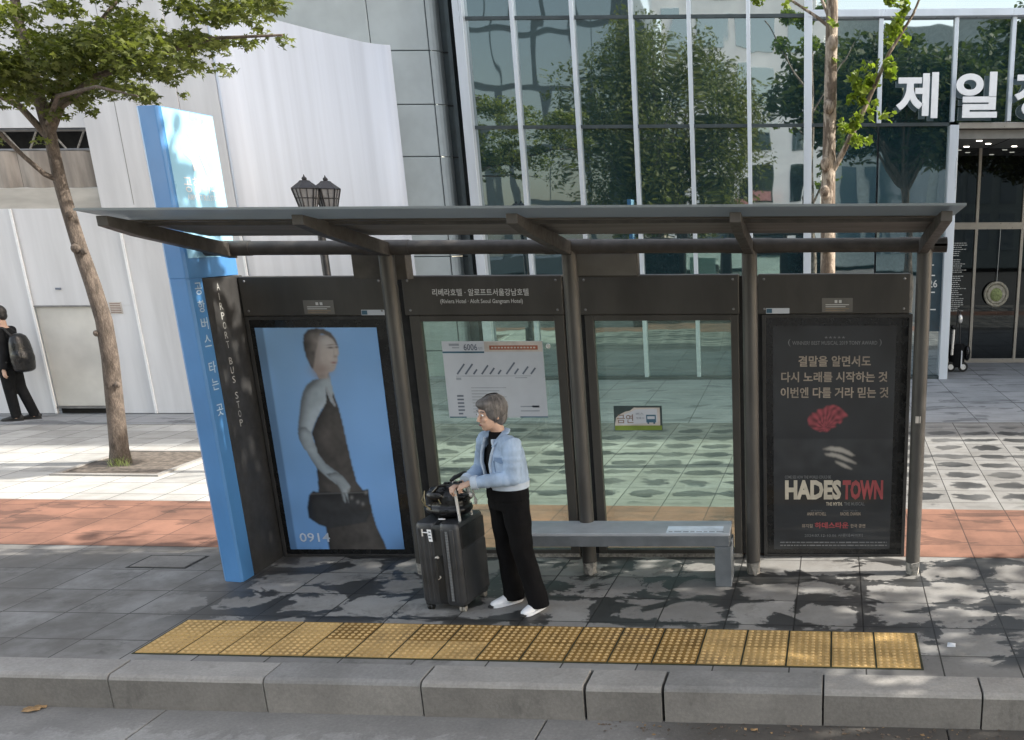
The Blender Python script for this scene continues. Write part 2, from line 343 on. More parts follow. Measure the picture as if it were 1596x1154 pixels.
M['alud'] = mat('aluminium_dark', (.055, .07, .075), .4, .3, var=.1)
M['mirror'] = mirror_glass('curtain_glass', (.012, .032, .038), .40, .34, .9)
M['mirror2'] = mirror_glass('entrance_glass', (.004, .0045, .005), .045, .05, .4)
M['stone'] = mat('stone_cladding', (.50, .54, .53), .55, 0, var=.07, vscale=2.0, bump=.05, dirt=.08)
M['hoard'] = mat('hoarding_sheet', (.595, .60, .615), .55, .0, var=.09, vscale=1.6, stretch=(2.2, 2.2, .22), dirt=.12)
M['hoardd'] = mat('hoarding_door', (.60, .585, .54), .55, 0, var=.1, vscale=1.6, bump=.05, bscale=3, dirt=.1)
M['hoardw'] = mat('bright_hoarding', (.535, .575, .635), .5, 0, var=.07, vscale=1.5, stretch=(3, 3, .10), dirt=.05)
M['canvas'] = mat('canvas_tarp', (.30, .265, .23), .9, var=.25, vscale=2.5, bump=.5, bscale=6, stretch=(2.5, 2.5, .5))
M['canvas2'] = mat('pale_tarp', (.42, .40, .36), .9, var=.15, vscale=2.0, bump=.5, bscale=4, stretch=(.6, .6, 2.5))
M['steel'] = mat('scaffold_steel', (.20, .20, .20), .5, .5, var=.2)
M['darkvoid'] = mat('dark_interior', (.02, .019, .018), .9)
M['bark'] = bark_mat('pale_brown_bark', (.235, .19, .155), (.095, .076, .06), 18)
M['plane'] = bark_mat('mottled_bark', (.50, .43, .35), (.21, .165, .125), 8, True)
M['twig'] = bark_mat('twig_bark', (.25, .20, .16), (.14, .11, .085), 12)
M['leafL'] = leaf_mat('maple_leaf', (.028, .046, .011), (.195, .215, .068), .45)
M['leafR'] = leaf_mat('fresh_leaf', (.085, .14, .022), (.24, .30, .055), .45)
M['leafD'] = leaf_mat('dark_leaf', (.028, .045, .018), (.085, .105, .04), .35)
M['leafS'] = leaf_mat('olive_leaf', (.040, .056, .020), (.155, .165, .065), .4)
M['grass'] = leaf_mat('grass_blade', (.13, .18, .05), (.27, .32, .13), .3)
M['iron'] = mat('cast_iron', (.045, .045, .048), .45, .6, var=.2)
M['lampglass'] = mat('frosted_lamp_glass', (.20, .205, .215), .3, var=.1)
M['skin'] = mat('skin', (.50, .32, .235), .5, var=.07, vscale=12)
M['hair'] = mat('grey_hair', (.115, .105, .10), .5, var=.3, vscale=40, bump=.4, bscale=120, stretch=(1, 1, .2))
M['hairb'] = mat('black_hair', (.018, .016, .015), .45, var=.3, vscale=40, bump=.4, bscale=120)
M['denim'] = mat('pale_denim', (.31, .40, .53), .9, 0, .2, var=.2, vscale=9, bump=.8, bscale=13, stretch=(1, 1, .7))
M['denimd'] = mat('denim_seam', (.17, .25, .385), .85, var=.15, vscale=10, bump=.3, bscale=40)
M['cuff'] = mat('pale_cuff', (.42, .49, .58), .85, var=.1, vscale=10, bump=.4, bscale=30)
M['blackcloth'] = mat('black_cloth', (.0045, .0045, .0052), .9, 0, .15, var=.3, vscale=5, bump=.6, bscale=9, stretch=(1, 1, .5))
M['suit'] = mat('charcoal_cloth', (.0085, .009, .010), .9, 0, .2, var=.25, vscale=6, bump=.5, bscale=12)
M['shoe'] = mat('white_trainer', (.68, .70, .73), .6, var=.08, vscale=14, bump=.25, bscale=60)
M['shoed'] = mat('trainer_laces', (.10, .11, .13), .7, var=.3, vscale=30)
M['sole'] = mat('black_sole', (.02, .02, .02), .7)
M['leather'] = mat('black_leather', (.006, .006, .0065), .32, 0, .5, var=.3, vscale=9, bump=.9, bscale=14)
M['gold'] = mat('brass_zip', (.45, .36, .2), .35, .9)
M['silver'] = mat('silver_pole', (.78, .76, .73), .3, .45, var=.05)
M['shell'] = None
M['shelld'] = mat('suitcase_trim', (.009, .0095, .010), .5, 0, var=.1)
M['zip'] = mat('zip_teeth', (.20, .21, .22), .5, .3)
M['paper'] = mat('map_paper', (.50, .53, .575), .5, 0, var=.03, coat=.3)
M['ink'] = mat('map_ink', (.13, .155, .20), .6); M['inkg'] = mat('map_grey', (.27, .30, .34), .6)
M['navy'] = mat('map_navy', (.04, .105, .16), .6); M['red'] = mat('notice_red', (.32, .10, .055), .6); M['cream'] = mat('notice_cream', (.50, .46, .42), .6)
M['lime'] = mat('sticker_green', (.17, .24, .04), .5); M['olive'] = mat('sticker_dark', (.035, .055, .055), .5); M['brownink'] = mat('brown_ink', (.22, .15, .12), .6)
M['plate'] = mat('grey_plate', (.135, .128, .115), .5, var=.1); M['plateo'] = mat('tan_print', (.27, .2, .13), .6)
M['pblue'] = mat('poster_blue', (.135, .30, .60), .5, 0, var=.12, vscale=1.2, coat=.6)
M['pblue2'] = mat('poster_deep_blue', (.05, .145, .33), .5, 0, var=.05, coat=.6)
M['pskin'] = mat('printed_skin', (.30, .285, .275), .5, var=.1, vscale=5, coat=.6); M['pskin2'] = mat('printed_skin_shade', (.19, .165, .15), .5, var=.1, vscale=8, coat=.6)
M['phair'] = mat('printed_hair', (.085, .076, .07), .5, var=.2, coat=.6); M['pdress'] = mat('printed_dress', (.040, .036, .033), .5, var=.25, vscale=3, coat=.6); M['pbag'] = mat('printed_bag', (.016, .016, .017), .5, coat=.6)
M['plight'] = mat('printed_pale', (.62, .70, .80), .5, coat=.3); M['pshine'] = mat('printed_highlight', (.17, .17, .17), .5, coat=.6)
M['pdark'] = mat('poster_charcoal', (.014, .0165, .020), .5, 0, var=.25, vscale=2, coat=.6)
M['pfade'] = mat('poster_greyer', (.024, .027, .030), .5, 0, var=.25, vscale=2, coat=.6)
M['pbeige'] = mat('poster_beige_print', (.30, .25, .20), .6, coat=.4); M['pcream'] = mat('poster_cream_print', (.52, .47, .38), .6, coat=.4); M['pred'] = mat('poster_red_print', (.30, .055, .06), .6, coat=.4)
M['pred2'] = mat('poster_dark_red', (.15, .025, .035), .6, coat=.4); M['pgrey'] = mat('poster_grey_print', (.16, .165, .17), .6, coat=.4)
M['pbone'] = mat('poster_bone_print', (.34, .32, .28), .6, coat=.4)
M['bwall'] = mat('pale_facade_paint', (.80, .80, .79), .7, var=.06, vscale=1); M['tealwall'] = mat('teal_grey_wall', (.16, .20, .21), .5)
M['bglass'] = mirror_glass('far_window_glass', (.03, .045, .055), .30, .02, .3)
M['tower'] = mirror_glass('tower_glass', (.045, .075, .10), .16, .03, .3)
M['brickred'] = mat('pink_sign_board', (.45, .22, .2), .6)
M['ceil'] = mat('soffit_panels', (.22, .215, .20), .4, .1, var=.1)
M['spot'] = glow('lit_downlight', (1, .93, .8), 2.0)
M['doorframe'] = mat('door_frame_steel', (.36, .335, .30), .35, .6, var=.06)
M['wreath'] = mat('wreath_gold', (.36, .33, .26), .6, var=.3, vscale=20, bump=.4); M['wreathg'] = mat('wreath_green', (.25, .29, .12), .8, var=.4, vscale=25, bump=.6)
M['teal'] = mat('notice_teal', (.012, .035, .05), .4, coat=.4)
M['fallen'] = mat('dry_leaf', (.30, .19, .09), .8, var=.3, vscale=20)
M['sky'] = None
def shell_mat():
    t = NT('suitcase_shell'); m = t.obj; n = t.noise(m, 120, 4, .6); n2 = t.noise(m, 5, 4)
    t.put(t.b.inputs['Base Color'], t.mix(t.ramp(n2, .3, .7), (.022, .0235, .026), (.036, .038, .042))); t.put(t.b.inputs['Roughness'], .42)
    t.bump(n, .25, .003); return t.m
M['shell'] = shell_mat()
def roofglass_mat():
    t = NT('frosted_roof_strip'); t.put(t.b.inputs['Base Color'], (.28, .305, .305)); t.put(t.b.inputs['Roughness'], .25)
    tr = t.n('ShaderNodeBsdfTranslucent'); tr.inputs[0].default_value = (.50, .53, .53, 1)
    mx = t.n('ShaderNodeMixShader'); mx.inputs[0].default_value = .45
    t.t.links.new(t.b.outputs[0], mx.inputs[1]); t.t.links.new(tr.outputs[0], mx.inputs[2]); t.t.links.new(mx.outputs[0], t.out.inputs[0]); return t.m
M['roofglass'] = roofglass_mat()

# ------------------------------------------------------------------ ground
RZ = -0.245
def ksheet(u0, u1, v0, v1, z, m): return MB().quad(K(u0, v0, z), K(u1, v0, z), K(u1, v1, z), K(u0, v1, z), m)
struct(ksheet(-140, 140, -120, 60, RZ - .02, M['asphalt']), 'ground')
struct(ksheet(-60, 60, -9, 4.55, RZ - .008, M['asphalt']), 'road')
b = MB()
for i in range(-14, 10):      # gutter slabs with open joints
    b.box(i * 2.6 + .75, i * 2.6 + 3.34, 4.5, 5.72, RZ - .05, RZ, M['gutter'], KE, (0, 0))
struct(b, 'road_edge', bevel=.006)
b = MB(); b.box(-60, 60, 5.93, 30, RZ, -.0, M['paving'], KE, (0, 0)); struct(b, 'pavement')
# kerb stones
b = MB(); J = [-4.821, -3.747, -2.679, -1.599, -1.079, -.048, .963, 2.0]
J = [J[0] - 1.07 * k for k in range(14, 0, -1)] + J + [2.0 + 1.05 * k for k in range(1, 14)]
for i in range(len(J) - 1):
    jz = random.uniform(-.006, .006); jv = random.uniform(-.008, .008); g = .006 if J[i] != -1.599 else .014
    a0, a1 = J[i] + g, J[i + 1] - g
    prof = [(5.69 + jv, RZ - .03), (5.69 + jv, -.03 + jz), (5.70 + jv, -.012 + jz), (5.722 + jv, .002 + jz), (5.944, .006 + jz), (5.944, RZ - .03)]
    n = len(prof); V = [K(a0, v, z) for v, z in prof] + [K(a1, v, z) for v, z in prof]
    b.add(V, [tuple(range(n)), tuple(reversed(range(n, 2 * n)))] + [(k, n + k, n + (k + 1) % n, (k + 1) % n) for k in range(1, n)], M['kerb'] if (i * 7) % 3 else M['kerb2'])
    b.add([V[0], V[1], V[n + 1], V[n]], [(0, 3, 2, 1)], M['kerbf'] if (i * 5) % 3 else M['kerbf2'])
struct(b, 'kerb', bevel=.005)
struct(ksheet(-60, 60, 8.41, 9.98, .004, M['orange']), 'cycle_path')
b = MB(); b.quad((-60, 14.72, .004), (60, 14.72, .004), (60, 40, .004), (-60, 40, .004), M['plaza']); struct(b, 'plaza_pavement')
# tactile strip
b = MB(); T0, TW = -4.88, .305
for i in range(18):
    for j in range(2):
        u0 = T0 + i * TW; v0 = 6.048 + j * .302
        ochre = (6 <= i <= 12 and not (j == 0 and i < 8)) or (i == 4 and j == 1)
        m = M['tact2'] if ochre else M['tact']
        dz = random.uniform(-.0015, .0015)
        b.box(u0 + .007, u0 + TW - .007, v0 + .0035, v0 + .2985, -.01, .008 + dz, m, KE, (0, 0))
        mm = M['tact3']
        for a in range(6):
            for c in range(6):
                p = K(u0 + .03 + a * .049, v0 + .028 + c * .049, .008 + dz); s = 6
                ring = [p + Vector((.0165 * math.cos(k * math.pi / 3), .0165 * math.sin(k * math.pi / 3), 0)) for k in range(s)]
                top = [p + Vector((.0105 * math.cos(k * math.pi / 3), .0105 * math.sin(k * math.pi / 3), .0055)) for k in range(s)]
                b.add(ring + top, [(k, (k + 1) % s, s + (k + 1) % s, s + k) for k in range(s)] + [tuple(s + k for k in range(s))], mm)
b.box(T0 - .01, T0 + 18 * TW + .01, 6.035, 6.662, -.02, .004, M['tactdark'], KE, (0, 0))
struct(b, 'tactile_pavement')
# tree pit
b = MB(); c0 = (-8.28, 12.12); hs = .62
b.box(-hs, hs, -hs, hs, -.03, .008, M['soil'], KE, c0)
for s in (-1, 1):
    b.box(-hs - .07, hs + .07, s * hs - (.07 if s < 0 else 0), s * hs + (.07 if s > 0 else 0), -.03, .02, M['kerb'], KE, c0)
    b.box(s * hs - (.07 if s < 0 else 0), s * hs + (.07 if s > 0 else 0), -hs, hs, -.03, .02, M['kerb'], KE, c0)
struct(b, 'tree_pit_ground')

# ------------------------------------------------------------------ bus shelter
YP, YF = 7.95, 8.38                     # post line, face of the back panels
XP = [-3.165, -1.73, -.325, 1.035]; XB = [-4.40, -3.155, -1.735, -.33, 1.02]
sh = thing('bus_shelter', 'dark grey bus shelter with glass back panels and a slanting roof on the pavement', 'bus shelter', (-1.7, 8.1, 0))
for x in XP:
    p = MB().tube([(x, YP, .10), (x, YP, 2.66)], .060, M['post'], 20).build('post', sh, smooth=True)
    q = MB(); q.loft([(x, YP, -.01), (x, YP, .05), (x, YP, .1), (x, YP, .125)], [(.056, .056), (.057, .057), (.060, .060), (.057, .057)], M['peel'], 12)
    if x > -1.8: q.prism([(x - .02, YP - .060, .10), (x + .05, YP - .060, .115), (x + .03, YP - .060, -.005), (x + .01, YP - .060, -.005)], (0, -.012, 0), M['peel'])
    q.build('post_foot', p, smooth=True)
for x, z in ((1.035, 1.33),):
    MB().box(x - .03, x + .012, YP - .0595, YP - .052, z - .025, z + .03, M['cream']).build('post_sticker', bpy.data.objects['post.003'])
tb = MB().tube([(-4.50, YP, 2.688), (1.14, YP, 2.688)], .054, M['beam'], 20).build('crossbar', sh, smooth=True)
for x in XB: MB().tube([(x - .18, YP, 2.688), (x + .18, YP, 2.688)], .058, M['beam'], 20).build('collar', tb, smooth=True)
MB().tube([(1.10, YP, 2.688), (1.20, YP, 2.688)], .058, M['post'], 20).build('end_cap', tb, smooth=True)
# roof: rises to the front
RY0, RZ0, RY1, RZ1 = 6.38, 2.958, 7.76, 2.802
def roof_z(y): return RZ0 + (RZ1 - RZ0) * (y - RY0) / (RY1 - RY0)
rf = MB()
def slab(b, x0, x1, y0, y1, t, m, dz=0.0):
    za, zb = roof_z(y0) + dz, roof_z(y1) + dz
    b.add([(x0, y0, za - t), (x1, y0, za - t), (x1, y1, zb - t), (x0, y1, zb - t), (x0, y0, za), (x1, y0, za), (x1, y1, zb), (x0, y1, zb)],
          [(3, 2, 1, 0), (4, 5, 6, 7), (0, 1, 5, 4), (2, 3, 7, 6), (1, 2, 6, 5), (3, 0, 4, 7)], m)
slab(rf, -4.43, 1.03, 6.86, RY1, .022, M['soffit']); slab(rf, -4.44, 1.04, 6.85, RY1 + .01, .006, M['rooftop'], .007)
roof = rf.build('roof', sh, bevel=.003)
g = MB(); slab(g, -4.46, 1.075, RY0, 6.858, .014, M['roofglass']); g.build('glass_strip', roof)
g = MB(); slab(g, -4.42, 1.03, 6.83, 6.87, .022, M['beam'], -.031); g.build('purlin', roof)
for x in XB:
    b = MB(); w = .036; xf = x + (.045 if x < -3 else (-.05 if x > 0 else -.02))
    y0, y1 = 6.47, 8.0; z0, z1 = roof_z(y0) - .034, roof_z(RY1) - .055
    V = []
    for (xx, y, zt, zb) in ((xf, y0, z0, z0 - .062), (xf, y0 + .3, z0 - .034, z0 - .125), (x, y1, z1 - .03, z1 - .135)):
        V += [(xx - w, y, zb), (xx + w, y, zb), (xx + w, y, zt), (xx - w, y, zt)]
    b.add(V, [(0, 1, 2, 3), (11, 10, 9, 8)] + [(i * 4 + k, (i + 1) * 4 + k, (i + 1) * 4 + (k + 1) % 4, i * 4 + (k + 1) % 4) for i in range(2) for k in range(4)], M['beam'])
    b.build('roof_beam', sh, bevel=.004)
# header panels
for i, (x0, x1) in enumerate(((-4.60, -3.375), (-3.235, -1.90), (-1.765, -.432), (-.275, .985))):
    b = MB(); b.box(x0, x1, YF - .005, YF + .11, 2.133, 2.455, M['frame'])
    h = b.build('header_panel', sh, bevel=.008)
    if i == 1:
        b = MB(); b.text('리베라호텔 · 알로프트서울강남호텔', (-2.985, YF - .0085, 2.292), (1, 0, 0), (0, 0, 1), .805, .058, M['letter'], .012); b.build('korean_stop_name', h)
        b = MB(); b.text('(Riviera Hotel · Aloft Seoul Gangnam Hotel)', (-2.925, YF - .0085, 2.222), (1, 0, 0), (0, 0, 1), .69, .045, M['letter'], .008)
        b.build('english_stop_name', h)
    if i in (0, 3):
        xa = -4.08 if i == 0 else .255
        b = MB(); b.box(xa, xa + .255, YF - .008, YF - .004, 2.148, 2.262, M['plate'])
        for k in (0, 1): b.box(xa + .105 + k * .035, xa + .127 + k * .035, YF - .0095, YF - .008, 2.222, 2.245, M['letter'])
        for k in range(4): b.box(xa + .03, xa + .225 - .03 * (k % 2), YF - .0095, YF - .008, 2.205 - k * .016, 2.211 - k * .016, M['plateo'] if k > 1 else M['letter'])
        b.build('notice_plate', h)
        xs = -3.60 if i == 0 else -.21
        b = MB(); b.box(xs, xs + .195, YF - .008, YF - .004, 2.138, 2.182, M['paper']); b.box(xs + .004, xs + .05, YF - .0095, YF - .008, 2.143, 2.177, M['navy']); b.build('maker_label', h)
for (x0, x1) in ((-4.60, -3.375), (-3.235, -1.90), (-1.765, -.432), (-.275, .985)):
    for x in (x0 + .05, x1 - .05):
        for z in (2.175, 2.415): MB().ball((x, YF - .006, z), (.011, .005, .011), M['steel'], 8, 5).build('bolt', sh, smooth=True)
for i in range(3):          # recessed spine between the panels, behind the posts
    x0, x1 = ((-3.40, -3.18), (-1.925, -1.715), (-.455, -.225))[i]
    MB().box(x0, x1, YF + .03, YF + .10, .02, 2.44, M['gap']).build('spine', sh)
# glazed bays
def ring_frame(b, X0, X1, Z0, Z1, x0, x1, z0, z1, ya, yb, m):
    b.box(X0, x0, ya, yb, Z0, Z1, m); b.box(x1, X1, ya, yb, Z0, Z1, m)
    b.box(x0, x1, ya, yb, z1, Z1, m); b.box(x0, x1, ya, yb, Z0, z0, m); return b
for i, (X0, X1, x0, x1) in enumerate(((-3.205, -1.905, -3.115, -1.987), (-1.73, -.44, -1.657, -.507))):
    fr = ring_frame(MB(), X0, X1, .0, 2.132, x0, x1, .068, 2.083, YF, YF + .07, M['frame']).build('glass_frame', sh, bevel=.006)
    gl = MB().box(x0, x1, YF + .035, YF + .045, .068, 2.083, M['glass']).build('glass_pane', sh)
    if i == 0:
        y = YF + .030; b = MB(); xa, xb, za, zb = -2.966, -2.107, 1.263, 1.916
        b.box(xa, xb, y, y + .004, za, zb, M['paper']); y -= .0015
        W, H = xb - xa, zb - za
        def rect(u0, u1, v0, v1, m, dy=0.0): b.box(xa + u0 * W, xa + u1 * W, y - dy, y + .0012 - dy, zb - v1 * H, zb - v0 * H, m)
        rect(.42, .995, .005, .135, M['cream']); rect(.47, .95, .055, .11, M['red'], .0013)
        for k in range(14): rect(.49 + k * .032, .51 + k * .032, .073, .092, M['cream'], .0026)
        rect(0, .415, .13, .152, M['navy']); rect(.005, .175, .985, 1.0, M['navy']); rect(.72, 1, .985, 1.0, M['navy'])
        b.text('6006', (xa + .215 * W, y - .0013, zb - .118 * H), (1, 0, 0), (0, 0, 1), .135 * W, .085 * H, M['ink'], .01)
        b.text('번', (xa + .36 * W, y - .0013, zb - .112 * H), (1, 0, 0), (0, 0, 1), .04 * W, .04 * H, M['inkg'])
        rect(.07, .17, .03, .06, M['inkg']); rect(.10, .17, .075, .09, M['inkg'])
        for k, L in enumerate((.15, .15, .07, .13, .09, .06, .17, .08, .11, .09)):        # slanting stop names along the route line
            u = .125 + k * .082; v = .425; q = L / .17 * .115
            P0 = Vector((xa + u * W, y - .0013, zb - v * H)); D = Vector((.62, 0, .78)) * (q * 1.1); N = Vector((-.78, 0, .62)) * .007
            b.add([P0 - N, P0 + D - N, P0 + D + N, P0 + N], [(0, 1, 2, 3)], M['ink'])
        rect(.11, .86, .447, .453, M['inkg']); rect(.11, .16, .47, .50, M['inkg']); rect(.7, .82, .468, .478, M['inkg'])
        for k in range(6): rect(.10, .165 - .02 * (k == 5), .70 + k * .047, .722 + k * .047, M['ink'])
        for k in range(9): rect(.25, .60 - .07 * (k % 3), .60 + k * .04, .608 + k * .04, M['inkg'])
        rect(.73, .92, .845, .86, M['inkg']); rect(.85, .92, .84, .866, M['ink']); rect(.73, .92, .905, .918, M['inkg'])
        b.build('route_map', gl)
        b = MB(); b.loft([(-2.06, YF + .034, 1.872), (-2.06, YF + .026, 1.872)], [.021, .018], M['silver'], 14, side=(1, 0, 0)); b.build('glass_fixing', gl, smooth=True)
    else:
        y = YF + .030; b = MB(); xa, xb, za, zb = -1.534, -1.117, 1.148, 1.362; W, H = xb - xa, zb - za
        b.box(xa, xb, y, y + .004, za, zb, M['olive'])
        b.box(xa + .004, xb - .004, y - .0012, y, za + .002, za + .2 * H, M['lime'])
        cl = [(0, .2), (.965, .2), (.965, .93), (.42, .93), (.33, .80), (.24, .77), (.10, .64), (.03, .52)]
        b.prism([(xa + (.01 + .98 * u) * W, y - .0012, za + v * H) for u, v in cl], (0, .0012, 0), M['cream'])
        b.prism([(xa + (.10 + .8 * u) * W, y - .0024, za + (.24 + v * .72) * H) for u, v in [(0, 0), (1, .1), (1, .9), (.45, .85), (.3, .7), (0, .45)]], (0, .0012, 0), M['paper'])
        b.text('금연', (xa + .06 * W, y - .0037, za + .30 * H), (1, 0, 0), (0, 0, 1), .34 * W, .36 * H, M['brownink'], .01)
        b.text('버스', (xa + .46 * W, y - .0037, za + .62 * H), (1, 0, 0), (0, 0, 1), .16 * W, .11 * H, M['ink']); b.text('정류소', (xa + .46 * W, y - .0037, za + .46 * H), (1, 0, 0), (0, 0, 1), .17 * W, .09 * H, M['ink'])
        bx, bz = xa + .67 * W, za + .27 * H; s = .2 * W
        b.box(bx, bx + s, y - .005, y - .0025, bz + .15 * s, bz + .95 * s, M['navy']); b.box(bx + .12 * s, bx + .88 * s, y - .0062, y - .005, bz + .50 * s, bz + .80 * s, M['paper'])
        b.box(bx + .1 * s, bx + .28 * s, y - .005, y - .0025, bz, bz + .15 * s, M['navy']); b.box(bx + .72 * s, bx + .9 * s, y - .005, y - .0025, bz, bz + .15 * s, M['navy'])
        b.build('sticker', gl)
MB().box(-3.205, -1.905, YF - .01, YF + .08, -.005, .03, M['peel']).build('floor_rail', sh); MB().box(-1.73, -.44, YF - .01, YF + .08, -.005, .03, M['peel']).build('floor_rail', sh)
# advertising boxes
def poster_pts(px, dy): return [at_y(u, v, YF - dy) for u, v in px]
def ad_box(X0, X1, x0, x1, z0, z1):
    b = MB(); b.box(X0, X1, YF + .012, YF + .16, .012, 2.131, M['black']); bx = b.build('poster_case', sh, bevel=.004)
    b = MB(); ring_frame(b, X0, X1, 0.0, 2.13, X0 + .03, X1 - .03, .025, 2.10, YF, YF + .0115, M['sideblk']); b.build('case_rim', bx, bevel=.003)
    return bx
A = ad_box(-4.60, -3.375, -4.53, -3.495, .07, 2.035)
S3 = 5.768
def c3(pts): return [(390 + x / S3, 500 + y / S3) for x, y in pts]
def c4(pts): return [(300 + x / 3.8475, 700 + y / 3.8475) for x, y in pts]
def proj(X, Y, Z):
    D = [(X, Y, Z - CH)]; D = D[0]
    zc = D[0] * w_.x + D[1] * w_.y + D[2] * w_.z
    return PX + F * (D[0] * r_.x + D[1] * r_.y + D[2] * r_.z) / zc, PY + F * (D[0] * d_.x + D[1] * d_.y + D[2] * d_.z) / zc
def inside(U_, V_, poly):
    r = np.zeros(U_.shape, bool); n = len(poly)
    for a in range(n):
        (x1, y1), (x2, y2) = poly[a], poly[(a + 1) % n]
        if y1 == y2: continue
        c = ((y1 > V_) != (y2 > V_)) & (U_ < (x2 - x1) * (V_ - y1) / (y2 - y1) + x1); r ^= c
    return r.astype(float)
def soft(a, k, n=2):
    ker = np.ones(2 * k + 1) / (2 * k + 1)
    for _ in range(n):
        a = np.apply_along_axis(lambda q: np.convolve(np.pad(q, k, mode='edge'), ker, 'valid'), 0, a); a = np.apply_along_axis(lambda q: np.convolve(np.pad(q, k, mode='edge'), ker, 'valid'), 1, a)
    return a
def gnoise(shape, k, seed):
    g = np.random.default_rng(seed).normal(size=shape); g = soft(g, k); return g / g.std()
def print_sheet(b, x0, x1, z0, z1, y, nx, nz, fn):
    """a printed picture: a flat sheet whose ink colours sit on a fine grid"""
    xs_ = np.linspace(x0, x1, nx); zs_ = np.linspace(z1, z0, nz); XX, ZZ = np.meshgrid(xs_, zs_); UU, VV = proj(XX, y, ZZ); C_ = fn(UU, VV)
    V = [(x, y, z) for x, z in zip(XX.ravel(), ZZ.ravel())]; fs = [(a * nx + c, (a + 1) * nx + c, (a + 1) * nx + c + 1, a * nx + c + 1) for a in range(nz - 1) for c in range(nx - 1)]
    k = len(b.v); b.add(V, fs, M['print']); return k, C_.reshape(-1, 3)
def ink(ob, k, C_):
    at = ob.data.color_attributes.new('ink', 'FLOAT_COLOR', 'POINT'); n = len(ob.data.vertices); full = np.zeros((n, 4), np.float32); full[:, 3] = 1; full[k:k + len(C_), :3] = C_; at.data.foreach_set('color', full.ravel())
def print_mat():
    t = NT('printed_ink'); a = t.n('ShaderNodeVertexColor'); a.layer_name = 'ink'; t.put(t.b.inputs['Base Color'], a.outputs[0]); t.put(t.b.inputs['Roughness'], .5); t.put(t.b.inputs['Coat Weight'], .6); t.put(t.b.inputs['Coat Roughness'], .03); return t.m
M['print'] = print_mat()
SKIN = c3([(590, 450), (620, 520), (560, 535), (505, 580), (475, 640), (455, 720), (445, 820), (432, 920), (430, 1010), (440, 1060), (470, 1120), (488, 1154)]) + c4([(684, 8), (712, 60), (750, 118), (795, 165), (860, 215), (885, 240), (905, 310), (918, 330), (922, 310), (905, 250), (925, 290), (938, 330), (930, 270), (950, 215), (900, 160), (800, 95), (745, 25)]) + c3([(610, 1154), (570, 1090), (550, 1010), (600, 880), (640, 800), (690, 760), (760, 780), (760, 690), (735, 590), (720, 520), (705, 460)])
FACE = c3([(540, 390), (575, 450), (600, 485), (620, 520), (690, 520), (700, 468), (745, 455), (768, 428), (772, 398), (780, 376), (790, 352), (783, 332), (797, 300), (790, 240), (760, 170), (700, 120), (600, 130), (540, 250)])
HAIR = c3([(475, 210), (480, 130), (520, 82), (590, 68), (660, 76), (725, 110), (768, 170), (792, 245), (752, 180), (700, 135), (640, 118), (612, 150), (600, 230), (585, 300), (572, 400), (560, 440), (530, 385), (500, 320)])
DRESS = c3([(672, 590), (690, 640), (720, 720), (755, 770), (735, 690), (745, 650), (790, 770), (825, 900), (850, 1010), (880, 1154)]) + c4([(935, 0), (955, 90), (985, 200), (1040, 270), (1075, 370), (1105, 470), (1150, 560), (1165, 603), (822, 603), (812, 540), (800, 470), (760, 300), (750, 160), (745, 110), (735, 40)]) + c3([(575, 1080), (550, 1010), (600, 880), (640, 810), (683, 735), (682, 660)])
STRAP = c3([(672, 600), (715, 690), (760, 775), (772, 765), (728, 665), (682, 588)])
BAG = c4([(720, 255), (700, 275), (688, 360), (700, 415), (760, 455), (830, 475), (1040, 440), (1075, 370), (1052, 240), (1000, 255), (880, 262)])
HAND = c4([(800, 150), (860, 205), (885, 240), (905, 310), (918, 330), (922, 310), (905, 250), (925, 290), (938, 330), (930, 270), (950, 225), (900, 160), (860, 140)])
FORE = c3([(436, 960), (436, 1030), (445, 1075), (470, 1120), (488, 1154)]) + c4([(684, 8), (712, 60), (750, 118), (800, 165), (862, 212), (905, 172), (865, 135), (800, 88), (748, 20)]) + c3([(602, 1154), (567, 1085), (548, 1010), (500, 960)])
